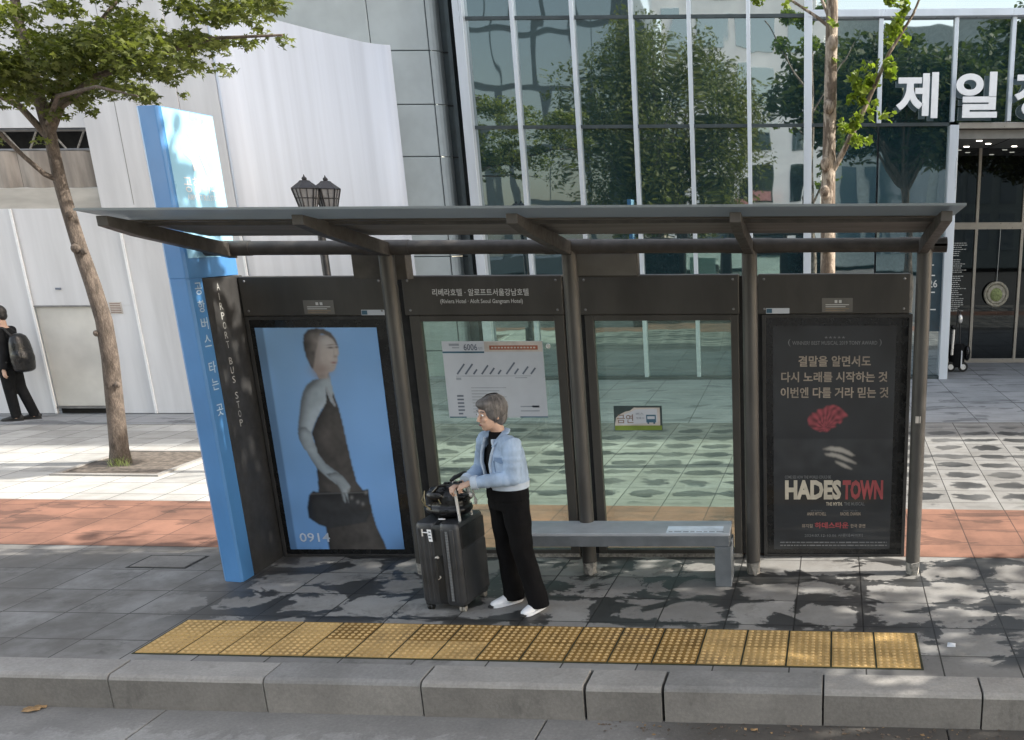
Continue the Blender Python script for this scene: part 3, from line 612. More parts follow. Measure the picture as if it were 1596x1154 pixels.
def portrait(u, v):
    n1, n2, n3 = gnoise(u.shape, 7, 1), gnoise(u.shape, 2, 2), gnoise(u.shape, 18, 3)
    def A(m, c): return m[..., None] * np.array(c)
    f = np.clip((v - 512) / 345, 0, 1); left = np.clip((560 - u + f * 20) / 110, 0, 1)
    C_ = np.array((.185, .395, .76)) * (1 + .05 * n3[..., None]) ; C_ = C_ * (1 - .45 * ((1 - f) * (.45 + .5 * left))[..., None]) + A((1 - f) * (.45 + .5 * left) * .45, (.30, .42, .47))  # greyer upper left: street reflection painted into the sheet colours
    strip = np.clip(((398 + (v - 512) * .155 + 13) - u) / 3, 0, 1); C_ = C_ * (1 - .45 * strip[..., None])
    def lay(C_, poly, base, vol=.35, bl=4, nz=.05, light=(-.5, -.6), edge=1):
        m = soft(inside(u, v, poly), edge, 1); h = soft(inside(u, v, poly), bl); gy, gx = np.gradient(h); g = (gx * -light[0] + gy * -light[1]) * bl * 1.6
        sh_ = np.clip(1 - vol * .5 + vol * (h - .5) * 1.2 - vol * 1.6 * g, .35, 1.6) * (1 + nz * n1 + nz * .5 * n2)
        return C_ * (1 - m[..., None]) + (np.array(base) * sh_[..., None]) * m[..., None]
    C_ = lay(C_, SKIN, (.34, .395, .43), .6, 7, .05); 
    C_ = lay(C_, FACE, (.42, .37, .34), .34, 8, .04)
    def spot(C_, x, y, rx, ry, c, k, ang=0.0):
        dx, dy = u - (390 + x / S3), v - (500 + y / S3); ca_, sa_ = math.cos(ang), math.sin(ang); q = ((dx * ca_ + dy * sa_) / (rx / S3)) ** 2 + ((-dx * sa_ + dy * ca_) / (ry / S3)) ** 2
        m = k * np.exp(-q); return C_ * (1 - m[..., None]) + m[..., None] * np.array(c)
    C_ = spot(C_, 640, 440, 95, 60, (.27, .20, .17), .75); C_ = spot(C_, 590, 330, 40, 110, (.30, .25, .22), .6); C_ = spot(C_, 690, 190, 60, 50, (.52, .50, .49), .6)
    C_ = spot(C_, 722, 243, 30, 9, (.07, .06, .06), .9); C_ = spot(C_, 776, 240, 14, 8, (.07, .06, .06), .85); C_ = spot(C_, 720, 218, 38, 6, (.12, .10, .09), .7, -.1); C_ = spot(C_, 778, 214, 16, 5, (.12, .10, .09), .6)
    C_ = spot(C_, 765, 322, 18, 13, (.24, .19, .17), .7); C_ = spot(C_, 752, 290, 8, 40, (.33, .29, .27), .5); C_ = spot(C_, 752, 378, 26, 10, (.24, .10, .10), .85); C_ = spot(C_, 745, 405, 22, 8, (.30, .25, .23), .5)
    C_ = spot(C_, 640, 500, 50, 22, (.24, .19, .17), .7)
    C_ = lay(C_, HAIR, (.115, .10, .09), .5, 6, .22); C_ = spot(C_, 560, 130, 45, 25, (.20, .18, .165), .5)
    C_ = lay(C_, DRESS, (.070, .062, .056), .55, 9, .14); C_ = lay(C_, STRAP, (.36, .38, .40), .2, 2, .03)
    C_ = lay(C_, FORE, (.33, .385, .42), .6, 4, .05)
    C_ = lay(C_, BAG, (.030, .031, .033), .7, 8, .12); C_ = lay(C_, HAND, (.31, .35, .37), .6, 3, .06)
    for x, y in ((955, 292), (992, 318), (1022, 330), (935, 250), (1040, 262)):
        q = ((u - 300 - x / 3.8475) / 2.6) ** 2 + ((v - 700 - y / 3.8475) / 3) ** 2; m = .75 * np.exp(-q); C_ = C_ * (1 - m[..., None]) + m[..., None] * np.array((.24, .24, .23))
    q = np.exp(-((v - 700 - 268 / 3.8475 + (u - 500) * .03) / 1.3) ** 2) * inside(u, v, BAG) * .5; C_ = C_ * (1 - q[..., None]) + q[..., None] * np.array((.16, .16, .16))
    return np.clip(C_, .004, 1)
b = MB(); b.box(-4.53, -3.495, YF + .006, YF + .0115, .07, 2.036, M['pblue'])
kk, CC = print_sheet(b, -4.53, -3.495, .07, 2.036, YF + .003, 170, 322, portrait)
pp = at_y(468, 845, YF - .006)
b.text('0914', pp, (1, 0, 0), (0, 0, 1), .275, .085, M['plight'], .01)
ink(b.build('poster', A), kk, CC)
B = ad_box(-.245, 1.012, -.155, .88, .07, 2.036)
BLOOM = [(1190 + x / 6.074, 490 + y / 6.074) for x, y in ((425, 1050), (418, 1010), (455, 955), (500, 920), (545, 885), (600, 868), (650, 855), (705, 872), (750, 905), (785, 945), (770, 1000), (735, 1030), (690, 1045), (640, 1095), (560, 1112), (500, 1100), (455, 1075))]
def night_sheet(u, v):
    n1, n2, n3 = gnoise(u.shape, 6, 5), gnoise(u.shape, 2, 6), gnoise(u.shape, 16, 7)
    C_ = np.array((.016, .0185, .022)) * (1 + .12 * n3 + .06 * n1)[..., None]
    fade = np.clip((v - 683) / 3, 0, 1) * np.clip((745 - v) / 18, 0, 1); C_ = C_ + fade[..., None] * np.array((.012, .012, .012)) * (1 + .3 * n1[..., None])  # greyer band: a reflection painted over the dark print
    cx_, cy_ = 1190 + 600 / 6.074, 490 + 1075 / 6.074; a = np.arctan2(cy_ - v, u - cx_); r = np.hypot(u - cx_, v - cy_)
    m = soft(inside(u + 1.4 * n2, v + 1.0 * n2, BLOOM), 1, 1); p = .5 + .5 * np.sin(a * 17 + 1.6 * n1 + r * .12); p2 = .5 + .5 * np.sin(r * .42 + 2.2 * n1 + np.sin(a * 9))
    red = np.array((.09, .014, .020)) + (p * .6 + p2 * .4)[..., None] * np.array((.25, .045, .055)); C_ = C_ * (1 - m[..., None]) + red * m[..., None]
    for pts in ([(520, 175), (600, 150), (690, 155), (770, 190), (830, 235), (790, 240), (700, 205), (600, 190)], [(545, 215), (620, 205), (700, 225), (780, 265), (840, 300), (835, 312), (740, 285), (650, 250), (560, 235)], [(640, 275), (720, 300), (800, 350), (795, 362), (720, 340), (650, 300)]):
        q = [(1190 + x / 5.77, 670 + y / 5.77) for x, y in pts]; m = soft(inside(u, v, q), 1, 1); h = soft(inside(u, v, q), 3); C_ = C_ * (1 - m[..., None]) + (np.array((.40, .375, .335)) * (.35 + .75 * h)[..., None]) * m[..., None]
    return np.clip(C_, .003, 1)
b = MB(); b.box(-.155, .88, YF + .006, YF + .0115, .07, 2.036, M['pdark'])
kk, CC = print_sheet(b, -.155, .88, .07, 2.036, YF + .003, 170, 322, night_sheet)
def ptext(s, u0, v0, u1, v1, m, bold=0.0):      # lettering laid into the box it fills on the poster
    a = at_y(u0, v1, YF - .001); c = at_y(u1, v0, YF - .001)
    b.text(s, (a.x, YF - .001, a.z), (1, 0, 0), (0, 0, 1), c.x - a.x, c.z - a.z, m, bold)
def c5(x, y): return (1190 + x / 6.074, 490 + y / 6.074)
def c6(x, y): return (1190 + x / 5.77, 670 + y / 5.77)
def T5(s, x0, y0, x1, y1, m, bold=0.0): ptext(s, *c5(x0, y0), *c5(x1, y1), m, bold)
def T6(s, x0, y0, x1, y1, m, bold=0.0): ptext(s, *c6(x0, y0), *c6(x1, y1), m, bold)
T5('★★★★★', 575, 205, 775, 232, M['pgrey']); T5('WINNER! BEST MUSICAL 2019 TONY AWARD', 272, 252, 1078, 292, M['pgrey'], .015)
T5('(', 232, 235, 256, 305, M['pgrey']); T5(')', 1096, 235, 1120, 305, M['pgrey'])
T5('결말을 알면서도', 330, 392, 1018, 498, M['pbeige'], .022); T5('다시 노래를 시작하는 것', 168, 543, 1175, 645, M['pbeige'], .022); T5('이번엔 다를 거라 믿는 것', 162, 690, 1185, 795, M['pbeige'], .022)
def blob(pts, m, conv, dy): b.poly(list(reversed([at_y(*conv(x, y), YF - dy) for x, y in pts])), m)
T6('COME SEE HOW THE WORLD COULD BE', 192, 412, 606, 440, M['pgrey'], .02)
T6('HADES', 194, 452, 700, 630, M['pcream'], .05); T6('TOWN', 710, 452, 1078, 630, M['pred'], .05)
T6('THE MYTH.', 562, 652, 710, 684, M['pcream'], .03); T6('THE MUSICAL.', 725, 652, 912, 682, M['pgrey'], .01)
T6('MUSIC, LYRICS & BOOK BY', 425, 722, 530, 736, M['pgrey']); T6('DIRECTED BY', 715, 722, 848, 736, M['pgrey'])
T6('ANAIS MITCHELL', 392, 742, 564, 772, M['pbeige'], .02); T6('RACHEL CHAVKIN', 692, 742, 872, 772, M['pbeige'], .02)
T6('뮤지컬', 345, 848, 442, 882, M['pbeige'], .02); T6('하데스타운', 460, 832, 765, 888, M['pred'], .03); T6('한국 공연', 782, 848, 915, 882, M['pbeige'], .02)
T6('2024.07.12-10.06 샤롯데씨어터', 370, 935, 890, 966, M['pgrey'])
for yy, x1 in ((1008, 1108), (1035, 1108)):
    x = 150
    while x < x1:
        L = random.uniform(14, 60); blob([(x, yy), (min(x1, x + L), yy), (min(x1, x + L), yy + 10), (x, yy + 10)], M['pgrey'], c6, -.001); x += L + 8
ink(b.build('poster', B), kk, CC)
# display boxes hung between header and crossbar
b = MB(); b.box(-3.50, -3.245, 8.08, 8.22, 2.445, 2.64, M['beam']); b.box(-3.23, -3.06, 8.06, 8.20, 2.44, 2.64, M['beam']); b.build('equipment_box', sh, bevel=.006)
b = MB(); b.box(-1.70, -1.215, 8.06, 8.16, 2.452, 2.64, M['frame']); b.build('display_box', sh, bevel=.01)
b = MB(); b.box(-1.69, -1.225, 8.056, 8.0595, 2.465, 2.63, M['plate']); b.build('display_face', bpy.data.objects['display_box'])
# charcoal end panel with its lettering
e = MB().box(-4.705, -4.608, 7.89, 8.47, 0, 2.462, M['sideblk']).build('end_panel', sh, bevel=.005)
b = MB(); z = 2.425
for ch in 'AIRPORT BUS STOP':
    if ch == ' ': z -= .055; continue
    b.text(ch, (-4.6055, 8.055 + (.012 if ch == 'I' else 0), z - .062), (0, 1, 0), (0, 0, 1), .009 if ch == 'I' else .045, .056, M['finletter'], 0.0); z -= .0765
b.build('lettering', e)

# ------------------------------------------------------------------ blue sign blade
sg = thing('bus_stop_sign', 'tall blue airport bus stop sign blade standing at the left end of the shelter', 'sign', (-4.7, 7.8, 0))
def blade(y1, z0, z1): return [(-4.79, 7.745), (-4.765, 7.72), (-4.63, 7.70), (-4.61, 7.715), (-4.61, y1), (-4.79, y1)], z0, z1
b = MB()
for y1, z0, z1 in ((7.885, 0, 2.468), (8.42, 2.468, 3.69)):
    pl = [(-4.79, 7.745), (-4.765, 7.722), (-4.63, 7.70), (-4.61, 7.715), (-4.61, y1), (-4.79, y1)]
    b.prism([(x, y, z0) for x, y in pl], (0, 0, z1 - z0), M['blue'])
blade_o = b.build('sign_body', sg, bevel=.004)
b = MB(); z = 2.44
for ch in '공항버스 타는 곳':
    if ch == ' ': z -= .075; continue
    b.text(ch, (-4.6075, 7.762, z - .095), (0, 1, 0), (0, 0, 1), .092, .092, M['signletter'], .004); z -= .133
b.build('vertical_lettering', sg)
MB().box(-4.609, -4.6065, 7.745, 8.415, 2.62, 3.685, M['face']).build('sign_face', sg)
b = MB(); xs = -4.6045
b.text('공항버스', (xs, 7.86, 3.10), (0, 1, 0), (0, 0, 1), .46, .115, M['signprint'], .0)
b.text('AIRPORT BUS STOP', (xs, 7.88, 3.045), (0, 1, 0), (0, 0, 1), .42, .04, M['signprint'], .0)
ca, sa = math.cos(R(38)), math.sin(R(38))
for dk, pl in enumerate(([(-.16, -.02), (-.10, .022), (.17, .024), (.225, 0), (.17, -.03), (-.10, -.03)], [(-.01, .02), (.06, .02), (.02, .17), (-.02, .17)], [(-.01, -.02), (.06, -.02), (-.01, -.20), (-.05, -.20)], [(-.15, .0), (-.10, .01), (-.15, .085), (-.185, .085)], [(-.15, -.01), (-.10, -.02), (-.16, -.08), (-.19, -.07)])):
    b.poly([(xs + .0006 * dk, 8.12 + .95 * (p * ca - q * sa), 3.42 + .95 * (p * sa + q * ca)) for p, q in pl], M['signprint'])
b.build('airplane_symbol', sg)

# ------------------------------------------------------------------ bench
bn = thing('bench', 'grey bench with a pale seat in front of the shelter glass', 'bench', (-1.4, 7.78, 0))
st = MB().box(-2.38, -.50, 7.60, 7.965, .435, .462, M['seat']).build('seat', bn, bevel=.006)
MB().box(-2.375, -.505, 7.603, 7.962, .345, .4345, M['bench']).build('seat_frame', bn, bevel=.006)
for x in (-2.385, -.625): MB().box(x, x + .135, 7.595, 7.965, 0, .344, M['bench']).build('leg', bn, bevel=.006)
b = MB(); b.box(-1.02, -.56, 7.615, 7.80, .4622, .4632, M['plight'])
x = -1.0
while x < -.6:
    L = random.uniform(.03, .06); b.box(x, x + L, 7.63, 7.655, .4632, .4638, M['inkg']); x += L + .014
b.build('seat_sticker', st)

# ------------------------------------------------------------------ glass office building
YB = 19.3
ob_ = thing('office_building', 'office building with a mirrored glass front and white mullions behind the shelter', 'building', (1, YB, 0))
XM = [(-5.85, .17), (-4.915, .07), (-3.86, .07), (-2.82, .07), (-1.80, .07), (-.755, .07), (.30, .14), (1.583, .075), (2.94, .16)]
ZR = [.06, 1.0, 2.79, 4.585, 6.37, 8.2, 10.0, 11.8]
for i, (x, w) in enumerate(XM):
    z0, z1 = (0, 12) if i < 7 else ((0, 4.56) if i == 8 else (4.6, 6.3))
    d = .16 if w > .1 else .11
    MB().box(x - w / 2, x + w / 2, YB - d, YB + .02, z0, z1, M['alu']).build('mullion', ob_, bevel=.006)
MB().tube([(1.53, YB + .35, 0), (1.53, YB + .35, 4.6)], .10, M['alu'], 18).build('column', ob_, smooth=True)
for x in (2.905, 3.915, 4.95, 6.0): MB().box(x - .035, x + .035, YB - .10, YB + .02, 4.62, 6.32, M['alu']).build('mullion', ob_, bevel=.005)
for z in ZR[2:5]: MB().box(-5.76, .23, YB - .03, YB + .01, z - .028, z + .028, M['alud']).build('transom', ob_)
for z in (2.79, 4.585): MB().box(.37, 2.86, YB - .03, YB + .01, z - .028, z + .028, M['alud']).build('transom', ob_)
MB().box(.30, 9.0, YB - .17, YB + .02, 6.315, 6.43, M['alu']).build('transom', ob_, bevel=.006)
MB().box(3.02, 9.0, YB - .14, YB + .02, 4.50, 4.60, M['doorframe']).build('transom', ob_, bevel=.006)
MB().box(-5.9, 2.9, YB - .12, YB + .1, 0, .055, M['alud']).build('plinth', ob_)
def pane(x0, x1, z0, z1):
    cx, cz = (x0 + x1) / 2, (z0 + z1) / 2; ax, az = random.gauss(0, .0035), random.gauss(0, .0035)
    V = [(x, YB + .005 + (x - cx) * ax + (z - cz) * az, z) for x, z in ((x0, z0), (x1, z0), (x1, z1), (x0, z1))]
    b = MB(); b.add(V + [(x, y + .02, z) for x, y, z in V], [(0, 1, 2, 3), (7, 6, 5, 4), (0, 4, 5, 1), (1, 5, 6, 2), (2, 6, 7, 3), (3, 7, 4, 0)], M['mirror'])
    b.build('window_pane', ob_)
for i in range(8):
    xa, xb = XM[i][0] + XM[i][1] / 2 - .02, XM[i + 1][0] - XM[i + 1][1] / 2 + .02
    for j in range(len(ZR) - 1):
        if i >= 6 and ZR[j] >= 6.3: continue
        pane(xa, xb, ZR[j], ZR[j + 1])
for xa, xb in ((2.94, 3.88), (3.95, 4.915), (4.985, 5.965), (6.035, 7.5)): pane(xa, xb, 4.61, 6.315)
for xa, xb in ((.37, 1.55), (1.55, 2.9), (2.9, 3.9), (3.9, 4.95), (4.95, 7.5)):
    for j in range(4, 7): pane(xa, xb, ZR[j] + .05, ZR[j + 1] + .05)
MB().box(-6.0, 9.0, YB + .9, YB + 14, 4.7, 12.2, M['darkvoid']).build('upper_floors', ob_)
MB().box(-5.9, 2.9, YB + .9, YB + 14, 0, 4.69, M['darkvoid']).build('lower_floors', ob_)
b = MB()
for k, ch in enumerate('제일정'):                       # sign letters standing off the glass
    x0 = (1.865, 2.92, 3.955)[k]; b.text(ch, (x0, YB - .22, 4.665), (1, 0, 0), (0, 0, 1), .74, .745, M['white'], .028, solid=.05)
b.build('sign_lettering', ob_)
# entrance recess
YD = 21.6
MB().box(3.03, 9.0, YB + .02, YD + .1, 4.34, 4.49, M['ceil']).build('soffit', ob_)
for i in range(5):
    for j in range(3): MB().tube([(3.5 + i * .95 + .3 * (j % 2), YB + .45 + j * .7, 4.343), (3.5 + i * .95 + .3 * (j % 2), YB + .45 + j * .7, 4.332)], .055, M['spot'], 12).build('downlight', ob_)
b = MB()
for i in range(7): b.box(3.03 + i * .95, 3.045 + i * .95, YB + .05, YD, 4.335, 4.34, M['gap'])
b.build('soffit_joints', ob_)
for xa, xb in ((3.02, 3.835), (3.895, 4.79), (4.85, 5.75), (5.81, 7.2)):
    MB().box(xa, xb, YD + .01, YD + .03, .09, 2.76, M['mirror2']).build('door_pane', ob_)
    MB().box(xa, xb, YD + .01, YD + .03, 2.9, 4.34, M['mirror2']).build('fanlight', ob_)
for x in (3.865, 4.82, 5.78, 7.2): MB().box(x - .03, x + .03, YD - .05, YD + .06, 0, 4.34, M['doorframe']).build('door_post', ob_, bevel=.004)
MB().box(3.02, 9, YD - .055, YD + .065, 2.76, 2.9, M['doorframe']).build('door_beam', ob_, bevel=.004)
MB().box(3.02, 9, YD - .045, YD + .055, 0, .09, M['doorframe']).build('door_sill', ob_, bevel=.004)
MB().box(3.02, 9, YD + .8, YD + 12, 0, 4.6, M['darkvoid']).build('lobby', ob_)
MB().box(2.9, 3.0, YB + .02, YD + .1, 0, 4.5, M['mirror2']).build('reveal_pane', ob_)
b = MB()
for k in range(34):          # directory list on the door glass
    z = 2.48 - k * .042; L = random.uniform(.16, .33)
    if k in (7, 15): continue
    x = 3.36
    while x < 3.36 + L:
        q = random.uniform(.02, .06); b.box(x, x + q, YD + .002, YD + .008, z, z + .016, M['letter']); x += q + .012
b.build('door_directory', ob_)
b = MB(); b.box(2.47, 2.85, YB - .012, YB + .003, .90, 2.35, M['teal'])
b.text('26', (2.60, YB - .0135, 1.72), (1, 0, 0), (0, 0, 1), .17, .14, M['letter'], .01)
for z, L in ((2.12, .09), (1.93, .12), (1.62, .13), (1.52, .05), (1.30, .16)): b.box(2.6, 2.6 + L, YB - .0145, YB - .012, z, z + .022, M['letter'])
b.build('window_notice', ob_)
w = thing('wreath', 'round gold and green wreath hanging on a cord in front of the entrance doors', 'wreath', (4.34, YD - .1, 1.45))
b = MB(); P = [(4.34 + .235 * math.cos(2 * math.pi * k / 24), YD - .1, 1.45 + .235 * math.sin(2 * math.pi * k / 24)) for k in range(25)]
b.tube(P, .032, M['wreath'], 8, side=(0, 1, 0), cap=False); b.build('ring', w, smooth=True)
b = MB(); b.loft([(4.34, YD - .075, 1.45), (4.34, YD - .12, 1.45)], [.215, .19], M['wreath'], 24); b.ball((4.34, YD - .12, 1.44), (.13, .03, .14), M['wreathg'], 12, 8); b.build('centre', w, smooth=True)
MB().tube([(4.34, YD - .1, 1.70), (4.36, YD - .07, 2.77)], .006, M['letter'], 6).build('cord', w)
# hand cart parked beside the entrance
ct = thing('shopping_cart', 'small wheeled black and silver pull cart standing by the entrance mullion', 'cart', (3.35, 20.2, 0))
X, Y = 3.36, 20.2
for dx in (-.13, .12):
    wl = MB().tube([(X + dx, Y - .10, .11), (X + dx, Y - .06, .11)], .10, M['sole'], 18, side=(1, 0, 0)).build('wheel', ct, smooth=True)
    MB().tube([(X + dx, Y - .115, .11), (X + dx, Y - .10, .11)], .055, M['silver'], 14, side=(1, 0, 0)).build('hub', wl, smooth=True)
b = MB(); b.loft([(X, Y, .10), (X, Y, .32), (X - .01, Y, .56)], [(.15, .12), (.17, .14), (.15, .12)], M['suit'], 10); b.build('bag', ct, smooth=True)
b = MB(); b.ball((X + .2, Y - .02, .38), (.07, .1, .16), M['leather']); b.build('side_pouch', ct, smooth=True)
b = MB(); b.tube([(X - .12, Y - .10, .35), (X - .10, Y - .08, .85)], .03, M['silver'], 8); b.tube([(X + .07, Y - .15, .1), (X + .07, Y - .15, .44)], .014, M['white'], 8); b.build('strut', ct, smooth=True)
b = MB(); b.tube([(X + .06, Y, .3), (X + .02, Y, 1.2), (X - .03, Y, 1.24)], .013, M['iron'], 8); b.tube([(X - .06, Y, .4), (X - .02, Y, 1.22)], .011, M['iron'], 8); b.ball((X - .12, Y - .08, .90), .05, M['leather']); b.ball((X + .02, Y - .08, 1.06), (.05, .04, .09), M['silver']); b.build('handle', ct, smooth=True)

# ------------------------------------------------------------------ stone clad wall
sw = thing('stone_wall', 'pale grey stone clad wall with square panels left of the glass building', 'wall', (-8, 19.9, 0))
YS = 19.75; b = MB(); XV = [-15.0, -13.2, -11.4, -9.6, -7.68, -6.62]; zz = [z * .905 - .40 for z in range(0, 15)]
for i in range(len(XV) - 1):
    for j in range(len(zz) - 1): b.box(XV[i] + .008, XV[i + 1] - .008, YS, YS + .06, max(0, zz[j] + .008), zz[j + 1] - .008, M['stone'])
b.build('panels', sw, bevel=.012)
b = MB(); b.box(-15, -6.6, YS + .02, YS + .05, 0, 12, M['alud'])
b.build('joint_backing', sw)
b = MB()
for j in range(len(zz) - 1):
    pts = [(-6.604, YS), (-6.54, YS + .01), (-6.49, YS + .04), (-6.46, YS + .10), (-6.45, YS + .5), (-6.60, YS + .5)]
    b.prism([(x, y, max(0, zz[j] + .008)) for x, y in pts], (0, 0, zz[j + 1] - .008 - max(0, zz[j] + .008)), M['stone'])
b.build('corner_panels', sw)
b = MB(); b.box(-6.448, -6.12, YS + .25, YS + .3, 0, 12, M['alud'])
for j in range(len(zz)): b.box(-6.447, -6.12, YS + .235, YS + .25, max(0, zz[j] - .012), max(.02, zz[j] + .012), M['gap'])
b.box(-6.17, -6.1, YS - .3, YS + .25, 0, 12, M['alud']); b.build('dark_reveal', sw)

# ------------------------------------------------------------------ hoarding
YH = 15.6
ho = thing('construction_hoarding', 'pale construction hoarding with a closed door and canvas covered scaffold above, left of the shelter', 'hoarding', (-11, YH, 0))
xs = [-19.2, -17.0, -15.2, -13.5, -11.865, -10.235, -8.40]; b = MB()
for i in range(6):
    t = .012 * (i % 2)
    b.box(xs[i] + .004, xs[i + 1] - .004, YH - t, YH + .05, .02 if i != 4 else 1.715, 3.15, M['hoard'])
b.build('lower_sheets', ho, bevel=.004)
for x in xs[1:]: MB().box(x - .018, x + .018, YH - .03, YH - .012, .02, 3.15, M['white']).build('sheet_trim', ho)
b = MB(); b.box(-10.80, -10.24, YH, YH + .05, .02, 1.714, M['hoard']); b.build('door_side_sheet', ho)
dr = MB().box(-11.85, -10.81, YH + .02, YH + .06, .13, 1.695, M['hoardd']).build('door', ho, bevel=.01)
b = MB(); b.box(-10.90, -10.83, YH - .01, YH + .02, .96, .985, M['steel']); b.box(-10.88, -10.85, YH - .03, YH - .01, .90, 1.0, M['steel']); b.build('latch', dr)
b = MB(); b.box(-11.86, -10.80, YH + .1, YH + .15, 0, 1.71, M['darkvoid']); b.box(-11.86, -10.81, YH - .02, YH + .018, .10, .128, M['steel']); b.box(-11.87, -10.80, YH - .02, YH + .0, 1.697, 1.715, M['steel']); b.build('door_surround', ho)
b = MB(); b.box(-10.66, -10.46, YH - .008, YH - .002, 1.585, 1.765, M['cream'])
for k in range(6): b.box(-10.645, -10.48, YH - .0095, YH - .008, 1.60 + k * .027, 1.613 + k * .027, M['brownink'])
b.box(-11.44, -11.36, YH - .02, YH - .002, 1.955, 1.985, M['ink']); b.build('notice', ho)
b = MB(); b.box(-10.455, -9.0, YH - .02, YH + .05, 3.155, 12, M['hoard']); b.box(-8.995, -8.40, YH - .008, YH + .05, 3.155, 12, M['hoard']); b.box(-19.2, -10.46, YH, YH + .05, 4.285, 12, M['hoard']); b.build('upper_sheets', ho, bevel=.004)
b = MB()
for x, z1 in ((-9.95, 12), (-9.48, 12), (-13.4, 12), (-11.9, 12)): b.box(x, x + .006, YH - .0225, YH - .019, 3.2 if x > -10.4 else 4.3, z1, M['plate'])
for z in (5.6, 7.4): b.box(-10.45, -9.01, YH - .0225, YH - .0195, z, z + .006, M['plate'])
b.build('upper_seams', ho)
b = MB()
x = -19.0
while x < -10.5:
    wd = random.uniform(.35, .6); x1 = min(-10.47, x + wd); n = 5
    for k in range(n):
        f0, f1 = k / n, (k + 1) / n; y0 = YH + .12 - .06 * math.sin(math.pi * f0); y1 = YH + .12 - .06 * math.sin(math.pi * f1)
        b.quad((x + (x1 - x) * f0, y0, 3.42), (x + (x1 - x) * f1, y1, 3.42), (x + (x1 - x) * f1, y1, 3.97), (x + (x1 - x) * f0, y0, 3.97), M['canvas'])
    x = x1 + random.choice((.004, .004, .03))
b.build('canvas', ho)
b = MB(); b.add([(-19, YH + .02, 3.10), (-10.47, YH + .02, 3.10), (-10.47, YH + .04, 3.44), (-19, YH + .04, 3.44), (-19, YH + .10, 3.46), (-10.47, YH + .10, 3.46)], [(0, 1, 2, 3), (3, 2, 5, 4)], M['canvas2']); b.build('tarp_fold', ho)
b = MB(); b.box(-19, -10.47, YH + .6, YH + .65, 3.1, 4.5, M['darkvoid']); b.tube([(-19, YH + .1, 3.985), (-10.47, YH + .1, 3.985)], .022, M['steel'], 8); b.tube([(-19, YH + .1, 4.26), (-10.47, YH + .1, 4.26)], .02, M['steel'], 8)
for k in range(24):
    x = -19 + k * .36; b.tube([(x, YH + .1, 3.99), (x + (.16 if k % 2 else .2), YH + .1, 4.26)] if k % 2 else [(x, YH + .1, 4.26), (x + .2, YH + .1, 3.99)], .015, M['peel'], 6)
b.build('scaffold_truss', ho)
# bright side of the site, running back and bending round at its end
bh = thing('side_hoarding', 'tall bright white hoarding sheet running back from the corner to the stone wall', 'hoarding', (-7.9, 17.5, 0))
pth = [(-8.395, 15.60), (-8.26, 16.1), (-8.10, 16.7), (-7.95, 17.3), (-7.82, 17.8), (-7.70, 18.2), (-7.59, 18.5), (-7.50, 18.80), (-7.38, 19.0), (-7.24, 19.13), (-7.11, 19.18)]
V = []; n = len(pth)
for x, y in pth: V += [(x, y, 0), (x, y, 5.93)]
fs = [(2 * i, 2 * i + 2, 2 * i + 3, 2 * i + 1) for i in range(n - 1)]
b = MB().add(V, fs, M['hoardw']); s = b.build('sheet', bh, smooth=True); sm = s.modifiers.new('thick', 'SOLIDIFY'); sm.thickness = .05; sm.offset = 1
b = MB()
for k in (1, 3, 5): b.box(pth[k][0] + .005, pth[k][0] + .02, pth[k][1] - .02, pth[k][1] + .02, 0, 5.9, M['plate'] if k == 1 else M['white'])
b.build('seam', bh)

# ------------------------------------------------------------------ lamp post
lp = thing('lamp_post', 'black cast iron lamp post with two lantern heads rising behind the shelter roof', 'street lamp', (-6.41, 14, 0))
b = MB(); b.tube([(-6.43, 14, 0), (-6.43, 14, .5), (-6.43, 14, .55), (-6.43, 14, 2.9)], [.09, .085, .06, .05], M['iron'], 14); b.build('pole', lp, smooth=True)
b = MB(); b.tube([(-6.60, 13.93, 3.02), (-6.52, 13.97, 2.90), (-6.43, 14, 2.88), (-6.34, 14.03, 2.90), (-6.22, 14.07, 3.0)], .022, M['iron'], 8); b.build('arm', lp, smooth=True)
for (x, y) in ((-6.525, 13.93), (-6.345, 14.16)):
    b = MB(); o = (.7071, .7071, 0)
    def ring(z, r): return [(x + r * math.cos(g), y + r * math.sin(g), z) for g in [math.pi / 6 + k * math.pi / 3 for k in range(6)]]
    def band(z0, r0, z1, r1, m): 
        a, c = ring(z0, r0), ring(z1, r1); b.add(a + c, [(k, (k + 1) % 6, 6 + (k + 1) % 6, 6 + k) for k in range(6)], m)
    band(3.04, .035, 3.08, .10, M['iron']); band(3.08, .10, 3.09, .105, M['iron'])
    band(3.345, .175, 3.355, .185, M['iron']); band(3.355, .185, 3.43, .085, M['iron']); band(3.43, .085, 3.455, .06, M['iron'])
    b.ball((x, y, 3.475), (.035, .035, .03), M['iron'], 8, 6); b.tube([(x, y, 3.49), (x, y, 3.53)], [.018, .004], M['iron'], 6)
    for k in range(6):
        p, q = ring(3.09, .103)[k], ring(3.345, .172)[k]; b.tube([p, q], .010, M['iron'], 5)
        p2, q2 = ring(3.09, .103)[(k + 1) % 6], ring(3.345, .172)[(k + 1) % 6]
        mid = lambda a, c, f: tuple(a[i] * (1 - f) + c[i] * f for i in range(3))
        b.tube([mid(p, q, .55), mid(p2, q2, .55)], .006, M['iron'], 4); b.tube([mid(p, p2, .5), mid(q, q2, .5)], .006, M['iron'], 4)
    h = b.build('lantern', lp)
    b = MB(); band(3.09, .098, 3.345, .165, M['lampglass']); b.build('lantern_glass', h)

